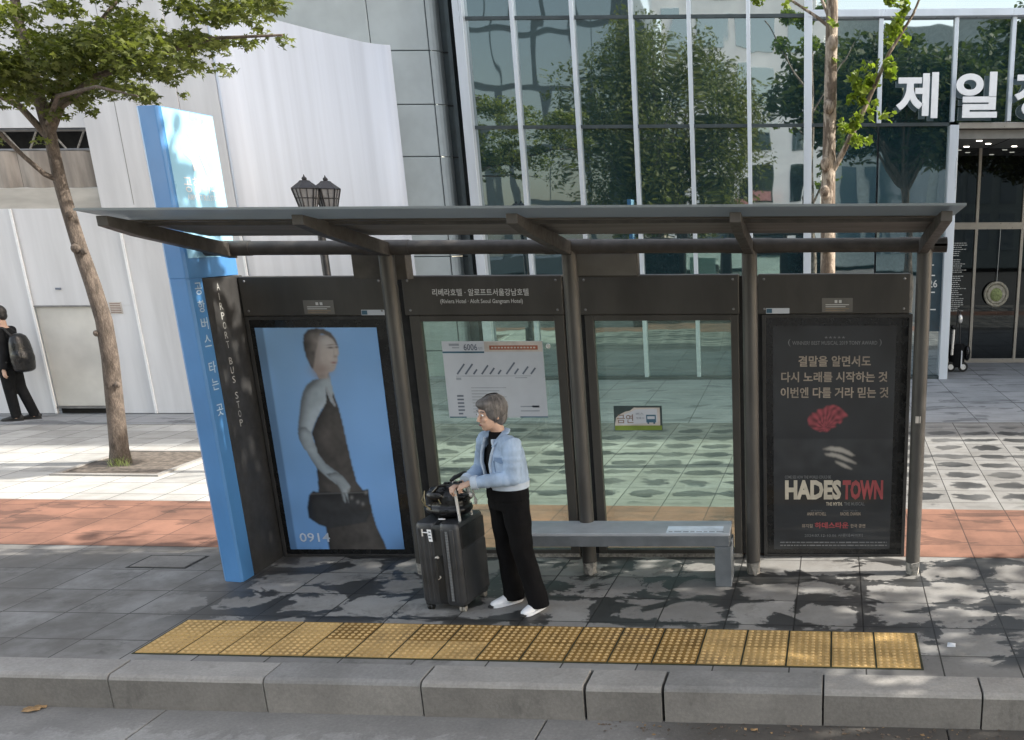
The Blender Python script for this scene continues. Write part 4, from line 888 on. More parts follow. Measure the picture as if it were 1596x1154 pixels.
# ------------------------------------------------------------------ trees
def leaf_mesh(name, C, Rr, n, size, m, shape='star', flat=.6, parent=None, seed=1, droop=.25, shell=.0):
    """leaves scattered through ellipsoidal clumps C[i] with radii Rr[i]"""
    g = np.random.default_rng(seed); C = np.array(C, float); Rr = np.array(Rr, float)
    vol = np.prod(Rr, 1) ** .8; idx = g.choice(len(C), n, p=vol / vol.sum())
    d = g.normal(size=(n, 3)); d /= np.linalg.norm(d, axis=1)[:, None]; rad = g.random(n) ** (1 / 2.2) 
    rad = rad * (1 - shell) + shell * (.75 + .35 * g.random(n))
    p = C[idx] + d * rad[:, None] * Rr[idx]
    nz = g.normal(size=(n, 3)) * np.array([1, 1, .8]); nz[:, 2] = np.abs(nz[:, 2]) + flat * 1.6; nz /= np.linalg.norm(nz, axis=1)[:, None]
    a = np.cross(nz, g.normal(size=(n, 3))); a /= np.linalg.norm(a, axis=1)[:, None]; bb = np.cross(nz, a)
    s = size * (.55 + .75 * g.random(n))[:, None]
    if shape == 'star':
        ang = np.radians([0, 28, 52, 78, 110, 150, 180, 210, 250, 282, 308, 332]); rr = np.array([1, .42, .92, .38, .72, .3, .22, .3, .72, .38, .92, .42])
    elif shape == 'lobed':
        ang = np.radians([0, 40, 70, 120, 180, 240, 290, 320]); rr = np.array([1, .6, .85, .62, .35, .62, .85, .6])
    else:
        ang = np.radians([0, 50, 130, 180, 230, 310]); rr = np.array([1, .55, .5, .9, .5, .55])
    k = len(ang); V = np.zeros((n, k, 3))
    for j in range(k):
        V[:, j] = p + s * rr[j] * (math.cos(ang[j]) * a + math.sin(ang[j]) * bb) - nz * s * droop * rr[j] ** 2
    me = bpy.data.meshes.new(name); o = np.array(ORIGIN[parent.name]) if parent else np.zeros(3)
    co = (V.reshape(-1, 3) - o).astype(np.float32)
    me.vertices.add(n * k); me.vertices.foreach_set('co', co.ravel()); me.loops.add(n * k); me.loops.foreach_set('vertex_index', np.arange(n * k, dtype=np.int32))
    me.polygons.add(n); me.polygons.foreach_set('loop_start', np.arange(n, dtype=np.int32) * k)
    me.materials.append(m); me.update(calc_edges=True); me.validate()
    ob = bpy.data.objects.new(name, me); COL.objects.link(ob); ob.parent = parent; ORIGIN[ob.name] = Vector(o); return ob
def limb(b, pts, r0, r1, m, seg=9, wob=.0):
    n = len(pts); b.tube(pts, [(r0 + (r1 - r0) * i / (n - 1)) for i in range(n)], m, seg)
# maple on the left
tl = thing('maple_tree', 'slender maple tree with a pale leaning trunk growing from the square pit at left', 'tree', (-8.52, 12.1, 0))
b = MB(); tp = [at_y(*q, 12.1) for q in ((188, 722), (186, 700), (180, 640), (172, 560), (162, 500), (145, 445), (124, 385), (107, 330), (94, 285), (82, 230), (74, 196))]
tp[0].z = -.02
b.tube(tp, [.135, .108, .100, .096, .093, .088, .080, .075, .070, .066, .062], M['bark'], 16)
for (u, v, r) in ((118, 388, .045), (131, 392, .03), (150, 520, .03), (183, 600, .03), (108, 335, .03)): b.ball(at_y(u, v, 12.02), (r * 1.3, r, r * 1.3), M['bark'], 8, 6)
b.build('trunk', tl, smooth=True)
b = MB(); top = tp[-1]
limb(b, [top + Vector((.01, 0, -.15)), at_y(60, 150, 12.1), at_y(48, 100, 12.15), at_y(30, 40, 12.2), at_y(18, -30, 12.3), at_y(5, -160, 12.4)], .07, .04, M['bark'])
limb(b, [top + Vector((0, 0, -.1)), at_y(95, 165, 12.0), at_y(150, 120, 11.8), at_y(230, 90, 11.6), at_y(330, 60, 11.5), at_y(440, 55, 11.4)], .05, .012, M['twig'])
limb(b, [top + Vector((0, 0, -.15)), at_y(30, 165, 12.0), at_y(-30, 135, 12.0), at_y(-120, 60, 12)], .045, .02, M['twig'])
limb(b, [tp[8] + Vector((0, 0, .02)), at_y(70, 272, 12.0), at_y(38, 245, 11.9), at_y(14, 222, 11.9), at_y(-30, 180, 11.8)], .035, .018, M['bark'])
limb(b, [top, at_y(100, 110, 12.4), at_y(160, 30, 12.8), at_y(230, -60, 13)], .045, .015, M['twig'])
limb(b, [top, at_y(90, 150, 11.5), at_y(150, 135, 11.1), at_y(215, 150, 10.9)], .03, .008, M['twig'])
b.build('branches', tl, smooth=True)
cl = [(20, 120, 60), (70, 140, 45), (110, 90, 60), (120, 150, 38), (60, 60, 40), (160, 60, 55), (165, 130, 40), (215, 95, 52), (205, 40, 45), (225, 145, 26), (265, 75, 42), (260, 120, 26), (300, 55, 34), (300, 100, 26), (335, 70, 28), (345, 105, 18), (375, 62, 24), (410, 52, 18), (440, 64, 15), (330, 22, 34), (380, 10, 34), (425, 8, 28), (285, 12, 30), (-40, 100, 70), (90, 178, 20), (130, 172, 18), (20, 20, 30), (100, 20, 30), (-60, 20, 60), (150, -40, 70), (260, -60, 60), (60, -80, 70), (380, -60, 50), (0, 222, 10), (62, 222, 12), (285, 148, 9)]
C, Q = [], []
g = random.Random(3)
for u, v, r in cl:
    for s in range(3 if r > 25 else 2):
        Y = 12 + g.uniform(-1.0, 1.0); p = at_y(u + g.uniform(-.35, .35) * r, v + g.uniform(-.3, .3) * r, Y); rm = r / 122 * g.uniform(.65, .95)
        C.append(p); Q.append((rm * 1.15, rm * 1.2, rm * .55))
leaf_mesh('crown', C, Q, 16500, .055, M['leafL'], 'star', .55, tl, 11)
# plane tree on the right, behind the shelter
tr = thing('plane_tree', 'thin plane tree with mottled bark and fresh green shoots behind the right of the shelter', 'tree', (.43, 12, 0))
b = MB(); b.tube([(.42, 12, -.02), (.43, 12, 1.2), (.43, 12, 2.4), (.425, 12, 3.1), (.43, 12, 3.65), (.445, 12, 4.9), (.45, 12, 5.6), (.43, 12, 6.6), (.47, 12, 7.3)], [.11, .095, .087, .083, .074, .066, .058, .045, .02], M['plane'], 14)
for z in (3.2, 3.5, 4.75, 2.6, 4.1): b.ball((.43 + random.uniform(-.05, .05), 11.93, z), (.06, .05, .08), M['plane'], 8, 6)
b.build('trunk', tr, smooth=True)
b = MB()
def rt(*pts): return [at_y(u, v, 12 + dy) for u, v, dy in pts]
limb(b, rt((1293, 275, 0), (1310, 245, -.05), (1341, 184, -.1), (1364, 132, -.1), (1384, 86, -.1), (1423, 23, -.15), (1445, -30, -.2)), .035, .01, M['plane'])
limb(b, rt((1296, 45, 0), (1275, 28, .05), (1240, 5, .1), (1200, -20, .1)), .022, .01, M['plane'])
limb(b, rt((1297, 38, 0), (1285, 10, .1), (1270, -25, .1)), .025, .012, M['plane'])
limb(b, [(.45, 12, 5.5), (1.0, 11.8, 6.4), (1.5, 11.6, 7.2)], .03, .01, M['plane']); limb(b, [(.44, 12, 6), (-.2, 12.2, 6.9), (-.6, 12.3, 7.6)], .03, .01, M['plane'])
b.build('branches', tr, smooth=True)
C, Q = [], []
for u, v, r in [(1395, 10, 16), (1400, 30, 16), (1398, 50, 18), (1394, 68, 12), (1386, 80, 9), (1375, 110, 15), (1362, 118, 16), (1345, 128, 15), (1335, 142, 13), (1348, 150, 10), (1370, 172, 9), (1380, 182, 7), (1358, 175, 9), (1322, 200, 16), (1312, 205, 12), (1335, 212, 13), (1345, 225, 10), (1300, 33, 7), (1304, 96, 4), (1180, 2, 10), (1225, 4, 8), (1250, 2, 7), (1330, 118, 9), (1385, 100, 8), (1340, 186, 6)]:
    p = at_y(u, v, 12 + random.uniform(-.3, .1)); rm = r / 115; [(C.append(p + Vector((random.gauss(0, rm * .6), random.gauss(0, rm * .7), random.gauss(0, rm * .6)))), Q.append((rm * q, rm * q, rm * q))) for q in (.62, .5, .42)]
for k in range(5): C.append((.45 + random.gauss(0, .4), 12 + random.gauss(0, .4), random.uniform(6.2, 8))); Q.append((.25, .25, .2))
leaf_mesh('crown', C, Q, 2700, .048, M['leafR'], 'lobed', .2, tr, 5)
# roadside trees just right of the picture: their crowns shade the stop
def big_tree(name, label, x, y, h0, crown, n, size, m, seed, r=.17, cat='tree', parts=34):
    t = thing(name, label, cat, (x, y, 0)); g = random.Random(seed); b = MB()
    (cx, cy, cz), (rx, ry, rz) = crown
    b.tube([(x, y, -.25), (x, y, .3), (x + .05, y, h0 * .6), (x + .02, y, h0), (cx, cy, cz)], [r * 1.3, r, r * .85, r * .75, r * .3], M['bark'], 12); b.build('trunk', t, smooth=True)
    b = MB(); C, Q = [], []
    for k in range(parts):
        while True:
            q = [g.uniform(-1, 1) for _ in range(3)]
            if .15 < sum(c * c for c in q) < 1: break
        p = Vector((cx + q[0] * rx, cy + q[1] * ry, cz + q[2] * rz)); s = g.uniform(.2, .36)
        C.append(p); Q.append((s * rx, s * ry, s * rz * .75))
        if k % 2 == 0: b.tube([(x, y, h0 * g.uniform(.85, 1.1)), (p + Vector((x, y, h0))) / 2 + Vector((0, 0, .2)), p], [r * .35, r * .2, .012], M['bark'], 6)
    b.build('branches', t, smooth=True); leaf_mesh('crown', C, Q, n, size, m, 'oval', .5, t, seed); return t
big_tree('roadside_tree', 'leafy roadside tree on the kerb just right of the shelter', 3.6, 6.9, 4.4, ((3.4, 6.15, 6.5), (3.7, 3.2, 1.9)), 22000, .13, M['leafD'], 21, parts=120)
big_tree('roadside_tree', 'further leafy roadside tree along the kerb to the right', 9.6, 6.8, 4.2, ((8.6, 5.2, 6.8), (3.2, 3.3, 2.3)), 9000, .14, M['leafD'], 22, parts=60)
# grass tuft at the maple's foot
b = MB(); g = random.Random(5)
for k in range(60):
    c = Vector((-8.45 + g.gauss(0, .06), 11.94 + g.gauss(0, .04), .008)); a = g.uniform(0, 6.28); L = g.uniform(.04, .14); dx = Vector((math.cos(a), math.sin(a), 0)); pr = Vector((-dx.y, dx.x, 0)) * .0028
    b.add([c - pr, c + pr, c + dx * L * .3 + Vector((0, 0, L * .6)) + pr, c + dx * L * .3 + Vector((0, 0, L * .6)) - pr, c + dx * L * .75 + Vector((0, 0, L))], [(0, 1, 2, 3), (3, 2, 4)], M['grass'])
tag(b.build('grass'), 'grass tuft at the foot of the maple', None, None, 'stuff')
# inspection covers let into the slabs left of the sign
for u, v, lx, ly in ((262, 876, .50, .30),):
    p = at_z(u, v); t = thing('inspection_cover', 'grey rectangular inspection cover in the slabs left of the blue sign', 'cover', (p.x, p.y, 0))
    MB().box(-lx / 2 - .025, lx / 2 + .025, -ly / 2 - .025, ly / 2 + .025, -.01, .0025, M['gap'], KE, p).build('rim', t); MB().box(-lx / 2, lx / 2, -ly / 2, ly / 2, -.01, .007, M['kerbf'], KE, p).build('lid', t, bevel=.003)
# litter
for k, (u, v, s) in enumerate(((48, 1108, .06), (62, 1104, .045), (1175, 1140, .025))):
    p = at_z(u, v, RZ); b = MB(); n = 9
    ring = [(p.x + s * math.cos(6.283 * j / n) * (1 + .3 * math.sin(j * 2.3)), p.y + s * .7 * math.sin(6.283 * j / n), p.z + .004 + .012 * abs(math.sin(j * 1.7))) for j in range(n)]
    b.add(ring + [(p.x, p.y, p.z + .018)], [(j, (j + 1) % n, n) for j in range(n)], M['fallen'])
    o = b.build('fallen_leaf', origin=(p.x, p.y, p.z)); tag(o, ('larger dry brown leaf in the gutter at left', 'smaller dry leaf beside the brown one in the gutter', 'tiny dry leaf in the gutter at right')[k], 'leaf')
b = MB(); g = random.Random(8)
for k in range(260):
    u_ = g.uniform(-1.5, 2.6); q = K(u_, 5.68 - abs(g.gauss(0, .10)), RZ + .002); a = g.uniform(0, 6.28); L = g.uniform(.004, .02); dx, dy = L * math.cos(a), L * math.sin(a)
    b.add([(q.x - dx, q.y - dy, q.z), (q.x + dy * .6, q.y - dx * .6, q.z + L * .3), (q.x + dx, q.y + dy, q.z + L * .2), (q.x - dy * .6, q.y + dx * .6, q.z)], [(0, 1, 2, 3)], M['twig'] if k % 6 else M['fallen'])
tag(b.build('gutter_debris'), 'leaf crumbs and grit along the foot of the kerb', None, None, 'stuff')
p = at_z(1482, 1008); b = MB(); b.add([(p.x - .03, p.y - .01, .002), (p.x + .03, p.y - .015, .002), (p.x + .035, p.y + .015, .02), (p.x - .02, p.y + .02, .024), (p.x, p.y, .03)], [(0, 1, 4), (1, 2, 4), (2, 3, 4), (3, 0, 4), (3, 2, 1, 0)], M['paper'])
tag(b.build('paper_scrap', origin=(p.x, p.y, 0)), 'crumpled white paper scrap on the slabs right of the tactile strip', 'litter')

# ------------------------------------------------------------------ across the street (seen mirrored in the glass front)
big_tree('street_tree', 'broad dark tree across the street, mirrored in the glass front', -6.2, -9, 3.4, ((-5.9, -9, 6.9), (4.4, 3.2, 4.6)), 46000, .105, M['leafS'], 31, .25, parts=150)
def far_block(name, label, x0, x1, y, h, m, gm, bay, st, gx, gz, cat='building', dep=9):
    t = thing(name, label, cat, ((x0 + x1) / 2, y, 0)); MB().box(x0, x1, y - dep, y, 0, h, m).build('wall', t, bevel=.05)
    z = 1.2; k = 0
    while z + st < h:
        x = x0 + bay * .5; j = 0
        while x + bay * .5 < x1 and k < 95:
            w = bay * gx * (.62 if (j + int(z)) % 3 == 1 else 1)
            f = MB().box(x - w / 2, x + w / 2, y - .05, y + .05, z, z + st * gz, gm).build('window', t); k += 1; x += bay; j += 1
        z += st
    return t
fb = far_block('apartment_building', 'white apartment building across the street, mirrored in the glass front', -8.0, 1.6, -27, 21, M['bwall'], M['bglass'], 2.4, 3.0, .76, .70)
far_block('low_office', 'lower teal office across the street right of the white apartment building', 2.0, 18, -29, 15.2, M['tealwall'], M['tower'], 2.0, 3.1, .86, .8)
b = MB(); b.box(-3.3, -1.2, -26.96, -26.6, 4.3, 4.9, M['brickred']); b.build('shop_sign', fb)
far_block('glass_tower', 'dark glass tower across the street left of the white one', -34, -10.3, -34, 30, M['alud'], M['tower'], 2.2, 3.6, .95, .90)
far_block('corner_block', 'tall block at right whose shadow falls over the plaza', 10.5, 26, 33, 28, M['bwall'], M['bglass'], 2.4, 3.2, .6, .6, dep=18.3)  # out of view on this side; added to cast shade over the plaza

# ------------------------------------------------------------------ people
def V3(*a): return Vector(a)
def head_parts(b, c, Fw, m, s=1.0):
    """skull, jaw, nose, ears around head centre c, looking along Fw"""
    Fw = Vector(Fw).normalized(); U = Vector((0, 0, 1)); L = U.cross(Fw); ax = (Fw, L, U)
    b.ball(c + U * .025 * s - Fw * .008, (.096 * s, .076 * s, .103 * s), m, 18, 12, ax); b.ball(c - U * .045 * s + Fw * .026 * s, (.062 * s, .056 * s, .072 * s), m, 14, 10, ax)
    b.ball(c - U * .092 * s + Fw * .050 * s, (.026, .03, .022), m, 10, 8, ax)
    b.loft([c + Fw * .082 * s + U * .018, c + Fw * .100 * s - U * .010, c + Fw * .106 * s - U * .028, c + Fw * .088 * s - U * .036], [(.009, .009), (.011, .011), (.015, .012), (.012, .008)], m, 8, side=L)
    b.ball(c + Fw * .080 * s - U * .062, (.013, .024, .009), m, 8, 6, ax); b.ball(c + Fw * .079 * s + U * .034, (.012, .05, .009), m, 8, 6, ax)
    for q in (1, -1): b.ball(c + L * (q * .077 * s) - Fw * .012 - U * .008, (.018, .009, .031), m, 8, 6, ax); b.ball(c + L * (q * .034) + Fw * .072 * s - U * .022, (.016, .02, .018), m, 8, 6, ax)
    return Fw, L, U
def hand(b, wrist, pdir, nrm, m, curl=1.0, side=1, spread=0.0):
    """palm, four fingers of unequal length bent round what they hold, thumb from the side of the palm"""
    D = Vector(pdir).normalized(); N = Vector(nrm); N = (N - D * N.dot(D)).normalized(); S = D.cross(N) * side
    b.loft([wrist - D * .02, wrist + D * .03, wrist + D * .075, wrist + D * .092], [(.021, .016), (.035, .015), (.041, .013), (.036, .011)], m, 10, side=S)
    for k, L in enumerate((.074, .083, .077, .060)):
        p = wrist + D * (.088 - .006 * abs(k - 1)) + S * (.030 - .020 * k); a = 0; P = [p - D * .02, p]; d = D
        for f, an in ((.46, 38), (.30, 62), (.24, 45)):
            a += R(an * curl + 3 * k); d = D * math.cos(a) - N * math.sin(a); p = p + d * (L * f); P.append(p)
        b.tube(P, [.0088, .0088, .0080, .0072, .0058], m, 8)
    p = wrist + D * .028 + S * .028; d1 = (D * .62 + S * .62 - N * .45).normalized(); d2 = (D * .75 + S * .12 - N * .65 * curl).normalized()
    b.tube([p - d1 * .012, p + d1 * .034, p + d1 * .034 + d2 * .026, p + d1 * .034 + d2 * .046], [.0125, .0108, .0092, .0066], m, 8)
def shoe(name, heel, toe, parent, up, so, lace=None):
    heel, toe = Vector(heel), Vector(toe); D = (toe - heel).normalized(); L = (toe - heel).length; S = Vector((0, 0, 1)).cross(D); Z = Vector((0, 0, 1))
    def at(f, z): return heel + D * (L * f) + Z * z
    b = MB(); b.loft([at(-.01, .047), at(.06, .056), at(.25, .060), at(.42, .052), at(.6, .040), at(.8, .031), at(.94, .027), at(1.0, .024)], [(.022, .030), (.034, .044), (.037, .050), (.038, .042), (.043, .034), (.044, .027), (.034, .021), (.016, .012)], up, 14, side=S)
    o = b.build(name, parent, smooth=True)
    b = MB(); n = 15; out = []
    for k in range(2 * n):
        f = k / (n - 1) if k < n else (2 * n - 1 - k) / (n - 1); w = .046 * (max(0, 1 - (2 * f - 1) ** 4)) ** .6 * (.85 + .2 * f) + .004
        out.append(heel + D * (L * (f * 1.03 - .015)) + S * (w if k < n else -w))
    b.prism([(p.x, p.y, .003) for p in out], (0, 0, .021), so if lace is None else up); b.build('midsole', o)
    b = MB(); b.prism([(p.x, p.y, .0) for p in out], (0, 0, .004), so); b.ball(at(.985, .014), (.03, .03, .012), so, 8, 6, (D, S, Z)); b.build('outsole', o)
    if lace is not None:
        b = MB(); b.ball(at(.30, .098), (.045, .027, .014), lace, 10, 6, ((D * .9 - Z * .42), S, (Z * .9 + D * .42)))
        for k in range(4): b.tube([at(.40 + .07 * k, .093 - .012 * k) - S * .024, at(.42 + .07 * k, .097 - .012 * k), at(.40 + .07 * k, .093 - .012 * k) + S * .024], .004, lace, 5)
        b.build('laces', o)
    return o

# --- the traveller at the stop
pw = thing('person', 'person in a pale denim jacket and black trousers holding the handle of a suitcase', 'person', (-2.13, 7.12, 0))
Fw = V3(-.70, -.714, 0).normalized(); Lf = V3(0, 0, 1).cross(Fw); U = V3(0, 0, 1)
pel = V3(-2.135, 7.13, .93); chest = V3(-2.145, 7.13, 1.18); nb = V3(-2.165, 7.115, 1.37); hc = V3(-2.195, 7.09, 1.535)
shL = V3(-2.165, 7.12, 1.315) + Lf * .175; shR = V3(-2.165, 7.12, 1.315) - Lf * .175
elL = V3(-2.035, 6.96, 1.085); wrL = V3(-2.315, 6.92, 1.06); elR = V3(-2.36, 7.27, 1.09); wrR = V3(-2.43, 7.10, 1.03)
hipL = pel + Lf * .09; hipR = pel - Lf * .09
knL = V3(-2.035, 7.035, .51); anL = V3(-1.955, 7.065, .085); knR = V3(-2.205, 7.20, .50); anR = V3(-2.19, 7.235, .085)
m = M['skin']; b = MB()
b.loft([pel - U * .06, pel, pel + U * .12, chest, chest + U * .12, nb - U * .02], [(.15, .10), (.16, .105), (.13, .09), (.155, .10), (.15, .085), (.06, .055)], m, 18, side=Lf)
b.loft([nb - U * .04, nb + U * .05, hc - U * .06], [(.055, .055), (.050, .052), (.052, .055)], m, 14, side=Lf)
hF = V3(-.70, -.70, -.10).normalized(); head_parts(b, hc, hF, m)
for s, e, w in ((shL, elL, wrL), (shR, elR, wrR)):
    b.loft([s, s.lerp(e, .3), e, e.lerp(w, .25), w], [.05, .046, .036, .038, .025], m, 12); b.ball(s, .056, m)
for h, k, a in ((hipL, knL, anL), (hipR, knR, anR)): b.loft([h, h.lerp(k, .5), k, k.lerp(a, .3), a, a - U * .06], [.085, .07, .052, .054, .036, .04], m, 12)
hand(b, wrL + (wrL - elL).normalized() * .02, V3(-.95, -.05, -.30), V3(-.25, -.35, .9), m, 1.0, 1)
hand(b, wrR + V3(-.02, -.06, .0), V3(-.55, -.75, -.3), V3(-.3, -.2, .95), m, 1.0, -1)
b.build('body', pw, remesh=.0052, relax=3)
b = MB(); A3 = (hF, U.cross(hF).normalized(), U)
b.ball(hc + U * .032 - hF * .020, (.104, .088, .108), M['hair'], 20, 14, A3); b.ball(hc - U * .02 - hF * .055, (.07, .082, .085), M['hair'], 16, 10, A3)
b.ball(hc + U * .085 + hF * .035, (.072, .074, .042), M['hair'], 14, 8, A3)
for q in (1, -1): b.ball(hc + A3[1] * (q * .070) + U * .02 - hF * .005, (.045, .020, .055), M['hair'], 10, 8, A3)
b.build('hair', pw, remesh=.008, relax=4)
b = MB(); g = random.Random(9)                   # loose strands lying over the hair
for k in range(420):
    a = g.uniform(.62, 5.66); st = hc + U * .128 - hF * .01 + A3[1] * g.uniform(-.02, .02); P = []
    lo = g.uniform(-.10, -.03) if 1.2 < a < 5.1 else g.uniform(.03, .06)
    for q in range(5):
        f = q / 4; z = .140 + (lo - .140) * f ** 1.15; w = math.sqrt(max(.05, 1 - ((z - .03) / .118) ** 2)); rr = 1.03 + g.uniform(-.02, .03)
        P.append(hc - hF * .022 + U * z + (hF * math.cos(a) * .105 + A3[1] * math.sin(a) * .090) * (w * rr * (1 if z > .02 else .98)))
    b.tube(P, [.0026, .0034, .0034, .003, .0012], M['hair'], 4, cap=False)
o = b.build('hair_strands', bpy.data.objects['hair'], smooth=True)

for q in (1, -1):
    b = MB(); c = hc + hF * .0865 + A3[1] * (q * .033) + U * .012; b.ball(c, (.008, .014, .007), M['white'], 10, 8, A3); b.ball(c + hF * .004, (.006, .006, .006), M['sole'], 8, 6, A3); b.build('eye', pw, smooth=True)
    b = MB(); b.tube([hc + hF * .088 + A3[1] * (q * .016) + U * .036, hc + hF * .091 + A3[1] * (q * .034) + U * .041, hc + hF * .080 + A3[1] * (q * .052) + U * .035], .0045, M['hair'], 6); b.build('eyebrow', pw, smooth=True)
b = MB(); b.ball(hc + hF * .0915 - U * .062, (.006, .021, .006), M['pred2'], 10, 6, A3); b.build('lips', pw, smooth=True)
# black top: body and collar
b = MB(); b.loft([pel - U * .035, pel + U * .03, pel + U * .12, chest, chest + U * .12, nb - U * .03], [(.198, .142), (.197, .140), (.172, .126), (.176, .122), (.158, .102), (.085, .078)], M['blackcloth'], 24, side=Lf)
b.loft([nb - U * .06, nb + U * .0, nb + U * .035], [(.078, .074), (.066, .066), (.062, .063)], M['blackcloth'], 18, side=Lf)
b.build('top', pw, remesh=.008, relax=2)
# jacket: open shell, sleeves, collar, hem band
def shell(b, path, rad, gap, m, th=.012, seg=30, side=None):
    """open tube with a gap (degrees half width) at the front"""
    n = len(path); go, gi = [], []
    for i, p in enumerate(path):
        ra, rb = rad[i]; g = R(gap[i])
        for k in range(seg + 1):
            a = g + (2 * math.pi - 2 * g) * k / seg; d = Fw * (rb * math.cos(a)) + Lf * (ra * math.sin(a)); d2 = Fw * ((rb - th) * math.cos(a)) + Lf * ((ra - th) * math.sin(a))
            go.append(p + d); gi.append(p + d2)
    N = len(go); s1 = seg + 1; fs = []
    for i in range(n - 1):
        for k in range(seg):
            q = i * s1 + k; fs.append((q, q + 1, q + 1 + s1, q + s1)); fs.append((N + q, N + q + s1, N + q + 1 + s1, N + q + 1))
    for i in range(n - 1):
        for k in (0, seg): q = i * s1 + k; fs.append((q, q + s1, N + q + s1, N + q) if k == 0 else (q + s1, q, N + q, N + q + s1))
    for k in range(seg):
        fs.append((k + 1, k, N + k, N + k + 1)); q = (n - 1) * s1 + k; fs.append((q, q + 1, N + q + 1, N + q))
    b.add(go + gi, fs, m)
D = M['denim']; b = MB()
jp = [pel + U * .075, pel + U * .10, pel + U * .17, chest, chest + U * .07, chest + U * .13, nb - U * .035, nb - U * .01]
jr = [(.190, .144), (.200, .151), (.198, .148), (.202, .150), (.197, .140), (.172, .118), (.112, .093), (.095, .09)]
shell(b, jp, jr, [13, 13, 14, 17, 21, 26, 31, 34], D, .016)
def wob(P, r, m, seed):
    g = random.Random(seed); pts, rr = [], []
    for i in range(len(P) - 1):
        for k in range(5):
            f = k / 5; pts.append(P[i].lerp(P[i + 1], f)); rr.append((r[i] * (1 - f) + r[i + 1] * f) * (1 + .075 * math.sin(2.6 * (i * 5 + k) + seed) * g.uniform(.4, 1)))
    pts.append(P[-1]); rr.append(r[-1]); b.tube(pts, rr, m, 16)
wob([nb - U * .06 + Lf * .07, shL + U * .005, shL.lerp(elL, .4), elL, elL.lerp(wrL, .45), wrL + (wrL - elL).normalized() * .012], [.072, .078, .070, .059, .053, .043], D, 1)
wob([nb - U * .06 - Lf * .07, shR, shR.lerp(elR, .4), elR, elR.lerp(wrR, .5), wrR], [.072, .076, .069, .060, .051, .042], D, 4)
b.ball(elL, (.061, .060, .058), D, 12, 8)
b.build('jacket', pw, remesh=.0065, relax=3)
b = MB(); shell(b, [pel + U * .055, pel + U * .105], [(.196, .149), (.203, .155)], [13, 13], M['cuff'], .018); 
dl = (wrL - elL).normalized(); b.tube([wrL - dl * .028, wrL + dl * .018], [.054, .050], M['cuff'], 16)
dr_ = (wrR - elR).normalized(); b.tube([wrR - dr_ * .03, wrR + dr_ * .01], [.052, .048], M['cuff'], 16)
b.build('hem_and_cuffs', pw, smooth=True)
for sgn in (1, -1):                     # front facing edges
    b = MB()
    for i in range(len(jp) - 1):
        P = []
        for q in (i, i + 1):
            g = R((13, 13, 14, 17, 21, 26, 31, 34)[q]); ra, rb = jr[q]; P.append(jp[q] + Fw * ((rb + .003) * math.cos(g)) + Lf * (sgn * (ra + .003) * math.sin(g)))
        b.tube(P, .0105, M['cuff'], 8)
    b.build('front_edge', pw, smooth=True)
def on_jacket(a, z, off=.004):
    zs = [p.z for p in jp]; i = max(0, min(len(zs) - 2, sum(1 for q in zs if q <= z) - 1)); f = (z - zs[i]) / (zs[i + 1] - zs[i])
    c = jp[i].lerp(jp[i + 1], f); ra = jr[i][0] * (1 - f) + jr[i + 1][0] * f + off; rb = jr[i][1] * (1 - f) + jr[i + 1][1] * f + off
    return c + Fw * (rb * math.cos(R(a))) + Lf * (ra * math.sin(R(a)))
b = MB()
def patch(a0, a1, z0, z1, tip, m, off=.005):
    n = 6; G = []
    for j in range(2):
        for k in range(n + 1):
            a = a0 + (a1 - a0) * k / n; z = (z1, z0 - (tip * (1 - abs(2 * k / n - 1)) if tip else 0))[j]; G.append(on_jacket(a, z, off))
    b.add(G, [(k, k + 1, n + 2 + k, n + 1 + k) for k in range(n)], m)
patch(30, 62, 1.215, 1.238, .022, M['denimd'], .009); patch(31, 61, 1.12, 1.214, .012, D, .0065)
patch(-62, -32, 1.215, 1.238, .022, M['denimd'], .009)
for a in (28, 63): b.tube([on_jacket(a + (1.21 - z) * 20, z, .004) for z in (1.21, 1.15, 1.10, 1.05, 1.0)], .0035, M['denimd'], 5)
b.build('chest_pocket', pw)
b = MB(); cN = nb + U * .0
for sgn in (1, -1):
    b.loft([cN - Fw * .075 + U * .035, cN + Lf * (sgn * .078) - Fw * .02 + U * .03, cN + Lf * (sgn * .085) + Fw * .045 - U * .012, cN + Lf * (sgn * .072) + Fw * .095 - U * .065], [(.012, .030), (.012, .032), (.011, .030), (.008, .012)], D, 10, side=U)
b.build('collar', pw, remesh=.005, relax=3)
# trousers
b = MB(); T = M['blackcloth']
b.loft([pel + U * .02, pel - U * .05, pel - U * .11], [(.182, .128), (.188, .134), (.180, .130)], T, 22, side=Lf)
def leg(h, k, a, seed):
    g = random.Random(seed); P = [h + U * .02, h - U * .06, h.lerp(k, .55), k, k.lerp(a, .5), a - U * .0, a - U * .045]; rr = [.094, .104, .092, .077, .074, .077, .079]; pts, r2 = [], []
    for i in range(len(P) - 1):
        for q in range(5):
            f = q / 5; pts.append(P[i].lerp(P[i + 1], f)); w = rr[i] * (1 - f) + rr[i + 1] * f; r2.append((w * (1 + .035 * math.sin(1.9 * (5 * i + q) + seed)), w * (1.06 + .04 * math.sin(1.3 * (5 * i + q) + 2 * seed))))
    pts.append(P[-1]); r2.append((rr[-1], rr[-1])); b.loft(pts, r2, T, 18, side=Lf)
leg(hipL, knL, anL, 1); leg(hipR, knR, anR, 3)
b.build('trousers', pw, remesh=.007, relax=3)
gL0, gL1 = at_z(852, 934), at_z(824, 955); gR0, gR1 = at_z(800, 927), at_z(762, 944)
def ext(a, c, L): d = (c - a).normalized(); mid = (a + c) / 2; return mid - d * L / 2, mid + d * L / 2
